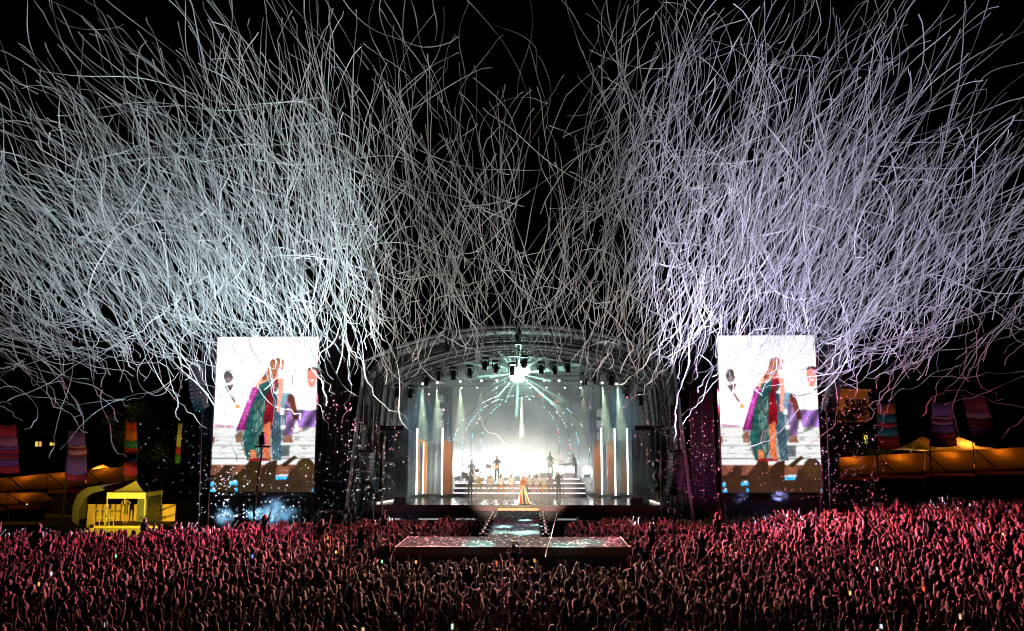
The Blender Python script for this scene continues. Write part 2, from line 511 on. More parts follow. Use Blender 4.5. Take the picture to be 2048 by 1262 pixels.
# bright burst lamp cluster at the centre
for j, (px, py, s_) in enumerate(((1033, 749, .50), (1052, 741, .26), (1043, 758, .2))):
    p = at(px, py, 55.0)
    t = thing("beam_light", ["blinding white beam light at the centre of the truss, biggest of the cluster", "white-green beam light just right of the biggest burst lamp",
              "smallest white-green beam light under the burst cluster"][j], "stage light", p, "burst lights at the roof centre")
    d = (CAM - p).normalized()
    MB().lathe(p - d * .45, [(.1, 0), (s_ * .8, .1), (s_ * 1.05, .42)], 12, d).build("head", M_FIX, t, smooth=True)
    MB().lathe(p + d * .0, [(s_ * .97, 0), (s_ * .8, .03), (.001, .05)], 14, d).build("lens", M_BURST, t, smooth=True)
    MB().tube([p + Vector((0, .2, .3)), p + Vector((0, .2, 1.2))], .04, 6).build("bracket", M_FIX, t)
bc = at(1036, 747, 56.3)
for j in range(26):
    q = 2 * math.pi * j / 26 + rng.uniform(-.12, .12)
    dd = Vector((math.cos(q), -.10, math.sin(q)))
    wd = rng.uniform(1.8, 4.6)
    spot("burst_beam", bc + dd * .05, bc + dd, rng.uniform(16000, 42000), (.42, 1, .80), wd, .3, .03)
    ln = rng.uniform(1.6, 4.0) * (.6 if dd.z > .3 else 1)
    BEAMS.append((bc, dd, ln, math.tan(R_(wd / 2)) * ln, True))
point("burst_glow", bc + Vector((0, .4, 0)), 400, (.6, 1, .88), .25)

# two rows of small spots on the rear trusses
kk = 0
for row, (yy, Yd, xsx) in enumerate(((770, 63.5, [846, 875, 921, 963, 994, 1088, 1118, 1162, 1204, 1233]), (779, 65.5, [858, 891, 924, 955, 993, 1061, 1093, 1130, 1160, 1194, 1226]))):
    a, b = at(800, yy - 7, Yd), at(1274, yy - 7, Yd)
    t = thing("rear_truss", ["black bar carrying the upper row of small beam lamps", "black bar carrying the lower row of tiny lamps"][row], "truss", (0, Yd, a.z), "rear lighting bars")
    MB().tube([(-8.6, Yd, a.z), (8.6, Yd, a.z)], .05, 6).build("bar", M_DALU, t)
    MB().tube([(-8.6, Yd, a.z + .4), (8.6, Yd, a.z + .4)], .05, 6).build("bar", M_DALU, t)
    for i in range(28):
        x = -8.4 + i * .6
        MB().tube([(x, Yd, a.z), (x + .3, Yd, a.z + .4)], .02, 4).build("brace", M_DALU, t)
    for i, px in enumerate(xsx):
        p = at(px, yy - 4 + (8 * (abs(px - 1037) / 200) ** 2 - 6 if row == 0 else 0), Yd - .25)
        f = thing("beam_lamp", f"small pale-green beam lamp, {ordn(i)} from the left in the {'upper' if row == 0 else 'lower'} rear row", "stage light", p, "small lamps on the rear bars")
        MB().lathe(p, [(.06, .18), (.10, .12), (.11, -.12), (.13, -.16)][::-1], 8).build("housing", M_FIX, f)
        MB().lathe(p + Vector((0, -.14, -.02)), [(.09 if row == 0 else .06, -.01), (.09 if row == 0 else .06, .01)], 10, (0, -1, -.6)).build("lens", M_LENS, f)
        if row == 0:
            big = i in (0, 1, 8, 9, 2)
            a_ = p + Vector((0, -.3, -.2)); d_ = Vector((rng.uniform(-.5, .5), -1.2, -7))
            cn = 17 if big else 11
            spot("beam", a_, a_ + d_, 5200 if big else 2200, (.80, 1, .66), cn, .5, .04)
            ln = rng.uniform(3.6, 4.4) if big else rng.uniform(1.6, 2.4)
            BEAMS.append((a_, d_, ln, math.tan(R_(cn / 2)) * ln, False))
vb = at(1043, 788, 63.0)
spot("beam", vb, vb + Vector((0, -.3, -7)), 22000, (.9, 1, .82), 9, .4, .04)
BEAMS.append((vb, Vector((0, -.3, -7)), 3.0, math.tan(R_(4.5)) * 3.0, False))

# ------------------------------------------------------------------ light tubes, doors, blinder panels
def tube_light(px, y0, y1, Y, label, w=.052, m=M_TUBE):
    a, b = at(px, y1, Y), at(px, y0, Y)
    t = thing("light_tube", label, "light tube", (a.x, Y, ZS), "upright light tubes on stage")
    MB().box(a.x - .35, a.x + .35, Y - .3, Y + .3, ZS + .003, ZS + .14).build("base", M_FIX, t)
    MB().box(a.x - .05, a.x + .05, Y + .04, Y + .1, ZS + .14, b.z).build("channel", M_FIX, t)
    MB().tube([(a.x, Y, ZS + .16), (a.x, Y, b.z)], w, 8).build("tube", m, t, smooth=True)
tube_light(833, 857, 975, 58.6, "tall glowing white tube, leftmost on the stage")
tube_light(884, 857, 975, 58.6, "tall glowing white tube beside the left mirror panel")
tube_light(1204, 857, 973, 59.2, "tall glowing white tube, leftmost of the three on the right")
tube_light(1231, 857, 977, 58.2, "tall glowing white tube, middle of the three on the right")
tube_light(1256, 857, 973, 59.2, "tall glowing white tube, rightmost on the stage")
tube_light(846, 885, 973, 58.9, "thin bright tube along the open orange door frame", .035)
tube_light(870, 905, 973, 59.6, "faint blue-white tube between the orange frame and mirror panel", .04, M_TUBE2)
tube_light(1187, 884, 973, 59.9, "thin pale tube at the left edge of the right orange panels", .03, M_TUBE2)
tube_light(1214, 884, 973, 60.0, "faint thin tube between the right orange panels", .025, M_TUBE2)
M_MIRROR = mat("copper_mirror", (.75, .36, .18), .3, .15, .15, 1.5, .03)
def door(px0, px1, pyt0, pyt1, Y, label, frame=False):
    a, b = at(px0, 975, Y), at(px1, 975, Y)
    z0, z1 = at(px0, pyt0, Y).z, at(px1, pyt1, Y).z
    t = thing("door_panel", label, "panel", ((a.x + b.x) / 2, Y, ZS), "copper door panels")
    MB().box(a.x - .2, b.x + .2, Y - .3, Y + .35, ZS + .002, ZS + .2).build("plinth", M_STEP, t)
    if frame:
        w = .16
        MB().prism([(a.x, ZS + .2), (a.x + w * .4, ZS + .2), (a.x + w * .4, z0 - w), (b.x - w * 1.6, z1 - w), (b.x - w * 1.6, ZS + .2), (b.x, ZS + .2), (b.x, z1), (a.x, z0)], Y - .08, Y + .08).build("frame", emis("amber_frame", (1, .42, .10), .75), t)
    else:
        MB().prism([(a.x, ZS + .2), (b.x, ZS + .2), (b.x, z1), (a.x, z0)], Y - .05, Y + .05).build("panel", M_MIRROR, t)
        MB().prism([(b.x, ZS + .2), (b.x + .06, ZS + .2), (b.x + .06, z1), (b.x, z1)], Y - .09, Y + .09).build("edge", mat("copper_edge", (.5, .3, .2), .3, .5), t)
door(836, 853, 877, 884, 59.0, "open glowing amber door frame on the left of the stage", True)
door(886, 903, 877, 888, 59.2, "copper mirror panel on the left of the stage")
door(1188, 1202, 884, 877, 60.0, "copper mirror panel, leftmost of three on the right")
door(1215, 1229, 884, 877, 59.6, "copper mirror panel, middle of three on the right")
door(1243, 1254, 884, 877, 60.0, "copper mirror panel, rightmost of three on the right")
for j, (px, py) in enumerate(((880, 798), (880, 824), (881, 849), (1200, 826), (1200, 849), (1200, 872))):
    c = at(px, py, 64.0)
    t = thing("blinder_panel", f"square grid lamp panel hung {'left' if j < 3 else 'right'} of the backdrop, {['top', 'middle', 'bottom'][j % 3]} of three", "stage light", c, "square lamp panels")
    MB().box(c.x - .3, c.x + .3, 64.0, 64.12, c.z - .33, c.z + .33).build("housing", M_FIX, t)
    g = MB()
    for a in range(5):
        for b in range(5):
            g.box(c.x - .25 + a * .1 + .015, c.x - .25 + a * .1 + .085, 63.985, 63.998, c.z - .27 + b * .11 + .02, c.z - .27 + b * .11 + .09)
    g.build("lamp_grid", emis("grid_cell", (.75, .9, 1), .45), t)["kind"] = "stuff"
    MB().tube([(c.x, 64.06, c.z + .33), (c.x, 64.06, c.z + .6)], .02, 5).build("hanger", M_BLACK, t)

# LED hoops: a receding tunnel of rings with broken dashes of light
HC = [(.75, 1, 1), (1, 1, 1), (1, .12, .06), (.25, .95, 1)]
HM = [emis(f"hoop_{i}", c, 2.6) for i, c in enumerate(HC)]
M_HOOP = mat("hoop_frame", (.05, .05, .055), .4, .4)
for k, (rx, rz, cz, Y) in enumerate(((136, 118, 905, 62.6), (116, 108, 900, 63.2), (98, 100, 893, 63.8), (78, 88, 885, 64.4))):
    c = at(1041, cz, Y)
    s_ = Y / FPX
    ax, az = rx * s_, rz * s_
    t = thing("light_hoop", f"thin ring of broken LED dashes behind the band, {['largest', 'second largest', 'third largest', 'smallest'][k]} of four", "light ring", (c.x, Y, ZS), "LED hoops")
    P = [(c.x + ax * math.cos(q), Y + .35 * math.sin(q), c.z + az * math.sin(q)) for q in [R_(d) for d in range(-20, 201, 5)]]
    MB().tube(P, .03, 5).build("ring", M_HOOP, t)
    ms = [MB() for _ in HC]
    for j in range(len(P) - 1):
        d = -20 + j * 5
        low = d < 58 or d > 105
        if rng.random() < (.50 if low else .16):
            a, b = Vector(P[j]), Vector(P[j + 1])
            f0 = rng.uniform(0, .3); f1 = rng.uniform(.6, 1)
            ci = rng.choices(range(4), (4, 5, 1 if low else 4, 4))[0]
            off = Vector((0, -.035, 0))
            ms[ci].tube([a.lerp(b, f0) + off, a.lerp(b, f1) + off], .021, 5)
    for m_, hm in zip(ms, HM):
        if m_.v: m_.build("led_dashes", hm, t)["kind"] = "stuff"

# ------------------------------------------------------------------ risers with LED nosings
rs = thing("choir_riser", "wide black stepped riser with glowing white step edges", "riser", (0, 60, ZS))
XL, XR, Y0 = at(905, 990, 59).x, at(1173, 990, 59).x, 59.0
for k in range(3):
    y = Y0 + k * .5
    z1 = ZS + .3 * (k + 1)
    MB().box(XL + .03 * k, XR - .03 * k, y, y + .5 if k < 2 else 63.5, ZS + .002, z1).build("step", M_STEP, rs)
    for j in range(6):
        w = (XR - XL - .1) / 6
        MB().box(XL + .05 + j * w + .02, XL + .05 + (j + 1) * w - .02, y - .02, y - .003, z1 - .075, z1 - .015).build("led_strip", M_LED, rs)
# upper rear riser
MB().box(at(1050, 965, 61).x, XR - .2, 61.6, 63.4, ZS + .903, ZS + 1.15).build("upper_step", M_STEP, rs)
MB().box(at(1070, 965, 61).x, XR - .3, 61.57, 61.597, ZS + 1.04, ZS + 1.13).build("led_strip", M_LED, rs)
ZP = ZS + .9
# blinders along the back of the riser
for i, px in enumerate((915, 936, 962, 980, 1013, 1035, 1071, 1086, 1098, 1122, 1136, 1148, 1174)):
    Y = 63.0 if i < 6 else 62.6
    base = ZP if i < 6 else ZP + .25
    p = at(px, 946, Y)
    p.z = base + .5
    big = px in (1071, 1122, 1174, 962, 1013)
    r = .30 if big else .2
    t = thing("floor_blinder", f"round white blinder lamp at the back of the riser, {ordn(i)} from the left", "stage light", (p.x, Y, base), "blinder lamps behind the band")
    MB().lathe(p + Vector((0, .3, 0)), [(r * .5, 0), (r, .1), (r * 1.1, .28)], 12, (0, -1, .1)).build("housing", M_FIX, t, smooth=True)
    MB().lathe(p + Vector((0, .02, .03)), [(r, 0), (r * .7, .03), (.001, .04)], 14, (0, -1, .1)).build("lens", M_LENSB, t, smooth=True)
    MB().box(p.x - .2, p.x + .2, Y - .1, Y + .4, base + .003, p.z - r).build("foot", M_FIX, t)
    spot("blinder_beam", p + Vector((0, -.15, .05)), p + Vector((rng.uniform(-1, 1), -2.2, 2.6 + rng.uniform(-.6, .8))), 260 if big else 150, (1, .98, .93), 75, .8, .12)
for x, z, p in ((-5.0, 4.0, 280), (-4.0, 4.4, 320), (-2.8, 4.5, 240), (-1.6, 4.2, 290), (-.4, 4.5, 270), (.8, 4.2, 290), (2.4, 4.2, 190), (3.8, 4.0, 140), (5.4, 3.9, 220)):
    point("strobe_glow", (x, 64.2, z), p, (1, .99, .96), .3)

# stage smoke
def smoke_mat(name, dens, scale, lo, hi, anis=.2, zfall=None, col=(.92, .95, .94)):
    m = bpy.data.materials.new(name)
    m.use_nodes = True
    n = m.node_tree
    n.nodes.remove(n.nodes["Principled BSDF"])
    v = n.nodes.new("ShaderNodeVolumePrincipled")
    v.inputs["Color"].default_value = (*col, 1)
    v.inputs["Anisotropy"].default_value = anis
    tc = n.nodes.new("ShaderNodeTexCoord")
    nz = n.nodes.new("ShaderNodeTexNoise")
    nz.inputs["Scale"].default_value = scale
    nz.inputs["Detail"].default_value = 3
    nz.inputs["Distortion"].default_value = .6
    n.links.new(tc.outputs["Object"], nz.inputs["Vector"])
    mr = n.nodes.new("ShaderNodeMapRange")
    mr.inputs[1].default_value = .36; mr.inputs[2].default_value = .68
    mr.inputs[3].default_value = lo; mr.inputs[4].default_value = hi
    n.links.new(nz.outputs["Fac"], mr.inputs[0])
    last = mr.outputs[0]
    if zfall:
        sp = n.nodes.new("ShaderNodeSeparateXYZ")
        n.links.new(tc.outputs["Object"], sp.inputs[0])
        if zfall[0] == 'z':
            a = n.nodes.new("ShaderNodeMapRange")
            a.inputs[1].default_value = zfall[1]; a.inputs[2].default_value = zfall[2]
            a.inputs[3].default_value = zfall[3]; a.inputs[4].default_value = zfall[4]
            n.links.new(sp.outputs[2], a.inputs[0])
            src = a.outputs[0]
        else:                                        # soft ball
            le = n.nodes.new("ShaderNodeVectorMath"); le.operation = 'LENGTH'
            n.links.new(tc.outputs["Object"], le.inputs[0])
            a = n.nodes.new("ShaderNodeMapRange")
            a.inputs[1].default_value = zfall[1]; a.inputs[2].default_value = zfall[2]
            a.inputs[3].default_value = 1; a.inputs[4].default_value = 0
            n.links.new(le.outputs["Value"], a.inputs[0])
            src = a.outputs[0]
        mu = n.nodes.new("ShaderNodeMath"); mu.operation = 'MULTIPLY'
        n.links.new(last, mu.inputs[0]); n.links.new(src, mu.inputs[1])
        last = mu.outputs[0]
    mu = n.nodes.new("ShaderNodeMath"); mu.operation = 'MULTIPLY'
    n.links.new(last, mu.inputs[0]); mu.inputs[1].default_value = dens
    n.links.new(mu.outputs[0], v.inputs["Density"])
    n.links.new(v.outputs[0], n.nodes["Material Output"].inputs["Volume"])
    return m
sm = MB().prism([(p.x * .93, max(ZS + .01, p.y * .95)) for p in resample(B_out, 30)[::-1]], 55.2, 66.6).build("stage_smoke", smoke_mat("stage_smoke", .05, .45, .1, 1.9, .15, ('z', 0, 4.5, 1.6, .8)), origin=(0, 61, ZS))
M_BEAM = bpy.data.materials.new("beam_haze_cone"); M_BEAM.use_nodes = True
_n = M_BEAM.node_tree; _n.nodes.remove(_n.nodes["Principled BSDF"])
_v = _n.nodes.new("ShaderNodeVolumePrincipled"); _v.inputs["Density"].default_value = .16; _v.inputs["Color"].default_value = (.95, 1, .95, 1)
_n.links.new(_v.outputs[0], _n.nodes["Material Output"].inputs["Volume"])
M_RAY = M_BEAM.copy(); M_RAY.name = "ray_haze_cone"
[x for x in M_RAY.node_tree.nodes if x.type == 'PRINCIPLED_VOLUME'][0].inputs["Density"].default_value = .5
for a, d, ln, r, m_ in BEAMS:  # cones of denser haze, shaped so that the beams show
    u = d.normalized()
    b = MB().lathe(a + u * .12, [(.015, 0), (r, ln)], 10, u).build("beam_haze_cone", m_ and M_RAY or M_BEAM)
    tag(b, "cone of denser haze shaped as a beam below a roof lamp" if not m_ else "thin cone of denser haze shaped as a ray from the central lamps", "light beam", "haze cones shaped as beams", "stuff")
tag(sm, "pale smoke hanging inside the stage and catching the lamp beams", "smoke", kind="stuff")

# ------------------------------------------------------------------ video screens
def poly_mask(px, py, poly):
    m = np.zeros(px.shape, bool)
    n = len(poly)
    for i in range(n):
        x0, y0 = poly[i]; x1, y1 = poly[(i + 1) % n]
        c = ((y0 > py) != (y1 > py))
        with np.errstate(divide='ignore', invalid='ignore'):
            xx = (x1 - x0) * (py - y0) / ((y1 - y0) if y1 != y0 else 1e-9) + x0
        m ^= c & (px < xx)
    return m

def screen_picture(nx, ny):
    v, u = np.mgrid[0:ny, 0:nx].astype(float)
    u = u / (nx - 1); v = v / (ny - 1)                 # v = 0 at the top
    y = 75 + 1097 * v
    x = (137 + 11 * v) + u * (653 + 59 * v)
    im = np.ones((ny, nx, 3)) * .98
    n1 = nrg.random((ny, nx))
    def P(poly, col, var=.1, edge=0):
        m = poly_mask(x, y, poly)
        im[m] = np.array(col) * (1 + var * (n1[m][:, None] - .5) * 2)
    def E(cx, cy_, rx, ry, col, var=.1):
        m = ((x - cx) / rx) ** 2 + ((y - cy_) / ry) ** 2 < 1
        im[m] = np.array(col) * (1 + var * (n1[m][:, None] - .5) * 2)
    im *= (.95 + .05 * np.cos((x - 500) / 330))[:, :, None]
    lower = y > 720
    im[lower] *= np.array((.84, .85, .84))
    for yy in (722, 790, 850, 905):
        im[np.abs(y - yy) < 3] *= .82
    for _ in range(70):
        yy = rng.uniform(725, 930); xx = rng.uniform(140, 840)
        im[(np.abs(y - yy) < 3) & (np.abs(x - xx) < rng.uniform(4, 22))] *= .8
    P([(130, 938), (860, 938), (860, 944), (130, 944)], (.05, .05, .05))
    P([(130, 985), (860, 985), (860, 1060), (130, 1060)], (.42, .22, .14), .2)
    P([(130, 1060), (860, 1060), (860, 1180), (130, 1180)], (.10, .09, .06), .4)
    P([(130, 1058), (860, 1052), (860, 1066), (130, 1070)], (.03, .02, .02))
    for a, b, yy in ((140, 260, 1120), (280, 400, 1112), (140, 230, 1165), (320, 390, 1155), (500, 590, 1112), (790, 860, 1160), (560, 700, 1075)):
        P([(a, yy - 12), (b, yy - 16), (b, yy + 10), (a, yy + 14)], (.10, .62, .95), .5)
        P([(a + 20, yy - 20), (b - 20, yy - 24), (b - 10, yy - 10), (a + 20, yy - 6)], (.75, .8, .95), .3)
    # seated man on the left
    P([(150, 700), (280, 710), (285, 722), (150, 722)], (.75, .5, .6))
    E(222, 360, 32, 47, (.22, .19, .20), .3)
    E(226, 385, 20, 20, (.42, .33, .33), .3)
    P([(196, 430), (262, 415), (250, 450), (226, 476)], (.32, .24, .22), .3)
    P([(232, 480), (248, 485), (286, 548), (270, 545)], (.36, .20, .15), .2)
    E(297, 575, 16, 14, (.85, .50, .22))
    # set pieces behind
    P([(540, 485), (640, 478), (645, 590), (560, 602)], (.42, .62, .72), .15)
    P([(556, 635), (645, 635), (645, 712), (560, 712)], (.35, .40, .46), .2)
    for xx in range(565, 645, 16): P([(xx, 635), (xx + 4, 635), (xx + 4, 712), (xx, 712)], (.7, .75, .8))
    P([(565, 735), (650, 735), (650, 820), (580, 820)], (.35, .38, .42), .3)
    P([(585, 850), (670, 850), (672, 925), (600, 925)], (.3, .36, .36), .3)
    # man on the right
    P([(680, 450), (760, 430), (835, 440), (845, 620), (700, 620)], (.90, .92, .90), .04)
    E(776, 352, 36, 56, (.92, .42, .36), .12)
    P([(738, 330), (745, 300), (775, 292), (808, 300), (812, 335), (795, 312), (760, 312)], (.20, .10, .10))
    P([(745, 385), (805, 380), (795, 440), (760, 440)], (.90, .45, .38))
    P([(762, 385), (790, 383), (785, 395), (766, 396)], (.98, .9, .9))
    P([(690, 608), (850, 598), (850, 722), (715, 722)], (.55, .36, .72), .15)
    P([(610, 545), (660, 500), (695, 600), (680, 790), (635, 790), (625, 660)], (.55, .38, .66), .2)
    E(645, 520, 22, 34, (.28, .16, .14), .2)
    P([(630, 500), (668, 500), (712, 670), (680, 668), (655, 600)], (.35, .13, .09), .25)
    P([(635, 780), (670, 775), (692, 832), (618, 832)], (.45, .27, .20), .2)
    P([(140, 780), (156, 790), (156, 835), (140, 835)], (.6, .3, .25))
    P([(296, 780), (340, 745), (345, 830), (300, 832)], (.55, .36, .28), .2)
    # leaning singer: skirt, bodice, arms, head
    P([(400, 430), (448, 462), (420, 560), (368, 745), (296, 742), (340, 600), (372, 490)], (.62, .06, .42), .3)
    P([(385, 440), (420, 430), (410, 480), (350, 700), (320, 735), (350, 580)], (.80, .22, .66), .25)
    P([(430, 462), (500, 478), (486, 880), (452, 960), (386, 952), (346, 800), (378, 600)], (.05, .27, .26), .35)
    P([(515, 470), (548, 490), (588, 640), (622, 955), (560, 945), (530, 720)], (.08, .24, .33), .35)
    m = poly_mask(x, y, [(405, 560), (500, 478), (486, 880), (440, 960)]) & (np.sin((x - 460) * .55 - y * .055) > .35)
    im[m] = (.55, .70, .62)
    m = poly_mask(x, y, [(530, 500), (588, 640), (622, 955), (560, 945)]) & (np.sin((x - 460) * .5 - y * .1) > .45)
    im[m] = (.45, .58, .62)
    m = poly_mask(x, y, [(378, 600), (430, 470), (420, 950), (386, 952), (346, 800)]) & (np.sin((x - 460) * .6 + y * .04) > .55)
    im[m] = (.16, .45, .40)
    P([(484, 478), (525, 476), (545, 640), (540, 705), (478, 705)], (.55, .03, .08), .3)
    P([(484, 705), (530, 675), (528, 860), (545, 948), (512, 955), (488, 900)], (.88, .36, .20), .15)
    P([(400, 880), (440, 880), (452, 950), (405, 950)], (.85, .40, .22), .15)
    P([(395, 945), (460, 935), (545, 945), (540, 958), (400, 962)], (.55, .08, .08), .3)
    P([(402, 428), (440, 358), (520, 372), (486, 432), (432, 462)], (.93, .62, .48), .1)
    P([(430, 420), (500, 385), (548, 372), (575, 385), (548, 470), (500, 482), (425, 465)], (.10, .28, .27), .3)
    P([(505, 385), (556, 372), (542, 440), (528, 480), (500, 480)], (.52, .05, .10), .3)
    P([(552, 378), (588, 378), (593, 480), (578, 572), (556, 572), (562, 470)], (.93, .52, .42), .1)
    P([(556, 560), (582, 560), (588, 612), (560, 612)], (.95, .55, .5), .1)
    P([(520, 330), (550, 340), (556, 378), (520, 384)], (.90, .50, .40), .1)
    E(560, 278, 25, 42, (.93, .50, .44), .1)
    P([(482, 290), (495, 242), (540, 226), (578, 246), (582, 268), (556, 258), (546, 300), (540, 345), (512, 388), (468, 384), (446, 402), (452, 355), (474, 325)], (.55, .22, .12), .4)
    m = poly_mask(x, y, [(490, 280), (520, 236), (545, 250), (535, 340), (505, 385), (470, 380)]) & (np.sin(x * .35 + y * .12) > .4)
    im[m] = (.85, .48, .25)
    E(572, 270, 5, 5, (.15, .06, .06)); E(570, 308, 9, 5, (.7, .05, .10))
    fold = .72 + .42 * np.sin((x - 460) * .42 - (y - 480) * .02 * np.sign(x - 470)) * np.sin(y * .013 + x * .02)
    m = poly_mask(x, y, [(400, 430), (548, 470), (588, 640), (622, 955), (386, 955), (296, 742)]) & (im.max(axis=2) < .85)
    im[m] *= np.clip(fold[m], .3, 1.25)[:, None]
    m = poly_mask(x, y, [(690, 598), (850, 598), (850, 722), (610, 790), (610, 545)])
    im[m] *= (.8 + .35 * np.sin(x * .06 + y * .03))[m][:, None]
    shade = .86 + .2 * np.sin(x * .045 + 1) * np.sin(y * .03)
    m = im.max(axis=2) < .78
    im[m] *= shade[m][:, None]
    # dark lamp silhouettes along the bottom of the shot
    for q in ([(160, 1072), (242, 985), (292, 992), (276, 1100), (292, 1180), (186, 1180)], [(328, 1052), (402, 960), (474, 958), (482, 1060), (524, 1110), (545, 1180), (336, 1180)],
              [(478, 1012), (540, 960), (592, 952), (590, 1100), (606, 1180), (526, 1180)], [(614, 988), (704, 920), (727, 932), (652, 1002)],
              [(690, 1010), (720, 1010), (850, 1010), (852, 1180), (640, 1180), (668, 1080)], [(600, 1090), (700, 1080), (700, 1180), (600, 1180)]):
        P(q, (.105, .070, .022), .5)
    E(785, 1012, 66, 74, (.13, .085, .03), .4)
    E(785, 1012, 40, 50, (.16, .11, .04), .4)
    return im

NXS, NYS = 132, 214
PIC = screen_picture(NXS, NYS)
PIC[np.arange(NYS) % 36 == 0] *= .93; PIC[:, np.arange(NXS) % 33 == 0] *= .93
_p = np.pad(PIC, ((1, 1), (1, 1), (0, 0)), 'edge')
PIC = .5 * PIC + .5 * sum(_p[a:a + NYS, b:b + NXS] for a in range(3) for b in range(3)) / 9
M_LEDWALL = attr_mat("led_wall", .5, 1.2)
def screen(xl, xr, zt, zb, Y, label):
    t = thing("video_screen", label, "video screen", ((xl + xr) / 2, Y, 0), "giant side screens")
    b = MB()
    vs = [(xl + (xr - xl) * i / (NXS - 1), Y, zt + (zb - zt) * j / (NYS - 1)) for j in range(NYS) for i in range(NXS)]
    b.add(vs, [(j * NXS + i, (j + 1) * NXS + i, (j + 1) * NXS + i + 1, j * NXS + i + 1) for j in range(NYS - 1) for i in range(NXS - 1)])
    o = b.build("led_wall", M_LEDWALL, t)
    at_ = o.data.color_attributes.new("Col", 'FLOAT_COLOR', 'POINT')
    c = np.ones((NXS * NYS, 4), np.float32)
    c[:, :3] = np.clip(PIC.reshape(-1, 3), 0, 1) ** 1.6 * 1.08
    at_.data.foreach_set("color", c.ravel())
    MB().box(xl - .05, xr + .05, Y + .06, Y + .4, zb - .05, zt + .05).build("cabinet", M_BLACK, t)
    for x in (xl - .035, xr + .035):
        MB().box(x - .03, x + .03, Y - .03, Y + .055, zb - .05, zt + .05).build("bezel", mat("bezel", (.25, .03, .06), .4), t)
    for x in (xl + .2, (xl + xr) / 2, xr - .2):
        MB().tube([(x, Y + .9, 0), (x, Y + .9, zt + .3)], .09, 6).build("tower_post", M_DALU, t)
    for k in range(6):
        z = 1 + k * (zt - 1) / 6
        MB().tube([(xl + .1, Y + .85, z), (xr - .1, Y + .85, z)], .05, 5).build("cross_rail", M_DALU, t)
    MB().box(xl, xr, Y + .3, Y + .8, 0, zb - .3).build("base_skirt", M_SCRIM, t)
    MB().box(xl - .3, xr + .3, Y + .45, Y + 1.05, zt + .3, zt + .5).build("header_beam", M_BLACK, t)
    return t
zt_, zb_ = at(1540, 671, 53).z, at(1540, 985, 53).z
LXL, LXR = at(428, 830, 53).x, at(632, 830, 53).x
RXL, RXR = at(1440, 830, 53).x, at(1637, 830, 53).x
screen(LXL, LXR, zt_, zb_, 53.0, "tall bright video screen left of the stage showing a leaning woman in a green dress")
screen(RXL, RXR, zt_, zb_, 53.0, "tall bright video screen right of the stage showing a leaning woman in a green dress")

# black scrims and scaffold between screens and stage, and outside the screens
def scrim(x0, x1, y, z1, label):
    t = thing("scrim_tower", label, "scaffold", ((x0 + x1) / 2, y, 0), "dark scaffold towers")
    nx = max(2, round((x1 - x0) / 1.6)); nz = 7
    for i in range(nx):
        for j in range(nz):
            a, b = x0 + (x1 - x0) * i / nx, x0 + (x1 - x0) * (i + 1) / nx
            MB().box(a + .015, b - .015, y + .1 + .02 * ((i + j) % 2), y + .14 + .02 * ((i + j) % 2), z1 * j / nz + .02, z1 * (j + 1) / nz - .01).build("scrim_panel", M_SCRIM, t)
    for i in range(nx + 1):
        x = x0 + (x1 - x0) * i / nx
        MB().tube([(x, y, 0), (x, y, z1 + .3)], .04, 5).build("scaffold_pole", M_DALU, t)
    for j in range(nz + 1):
        MB().tube([(x0, y - .04, z1 * j / nz), (x1, y - .04, z1 * j / nz)], .025, 5).build("ledger", M_DALU, t)
scrim(LXR + .3, -10.7, 53.6, 13.0, "dark scaffold tower between the left screen and the stage")
scrim(10.7, RXL - .3, 53.6, 13.0, "dark scaffold tower between the stage and the right screen")
scrim(LXL - 1.3, LXL - .3, 54.2, 13.2, "dark scaffold tower at the outer edge of the left screen")
scrim(RXR + .3, RXR + 1.5, 54.2, 13.2, "dark scaffold tower at the outer edge of the right screen")
spot("scrim_tint", (-20.5, 50.5, 1.5), (-16, 53.6, 13.4), 900, (.1, .55, .75), 60, .8)
spot("scrim_tint", (20.5, 50.5, 1.5), (12, 53.6, 10), 800, (.5, .15, .6), 60, .8)
spot("scrim_tint", (9.9, 48.0, 2.5), (11.8, 53.6, 5), 500, (.6, .10, .35), 60, .8)

# line arrays
def line_array(px, py0, py1, Y, sx, label):
    a, b = at(px, py0, Y), at(px, py1, Y)
    t = thing("line_array", label, "speaker array", (a.x, Y, b.z), "hanging speaker arrays")
    n = 12
    ang = 0; p = Vector((a.x, Y, a.z)); h = (a.z - b.z) / n * 1.06
    for i in range(n):
        ang = R_(1 + (i / n) ** 2 * 30)
        d = Vector((sx * math.sin(ang) * .75, math.sin(ang) * .7, -math.cos(ang))).normalized()
        f = Vector((-sx * .35, -1, -.6 * math.sin(ang))).normalized()
        s_ = d.cross(f).normalized(); f = s_.cross(d)
        c = p + d * h / 2
        cab = MB().obox(c, s_ * .36, f * .28, d * (h / 2 - .02)).build("cabinet", M_SPK, t)
        MB().obox(c + f * .283, s_ * .10, f * .006, d * (h / 2 - .08)).build("horn", M_SPKD, cab)
        p = p + d * h
    MB().box(a.x - .45, a.x + .45, Y - .2, Y + .3, a.z + .03, a.z + .15).build("fly_frame", M_BLACK, t)
    for q in (-.3, .3):
        MB().tube([(a.x + q, Y, a.z + .15), (a.x + q, Y, a.z + 3.2)], .025, 5).build("cable", M_ALU, t)
    MB().tube([tuple(p), (p.x + sx * .1, p.y + .1, 1.0)], .02, 5).build("cable", M_ALU, t)
    MB().tube([(p.x + sx * .5, p.y + .4, p.z + 3), (p.x + sx * .55, p.y + .4, 1.0)], .02, 5).build("cable", M_ALU, t)
line_array(394, 727, 815, 52.3, 1, "curved grey hanging speaker array left of the left screen")
line_array(1667, 706, 818, 52.3, -1, "curved grey hanging speaker array right of the right screen")
line_array(735, 905, 985, 51.2, 1, "short dark speaker stack in front of the left roof column")
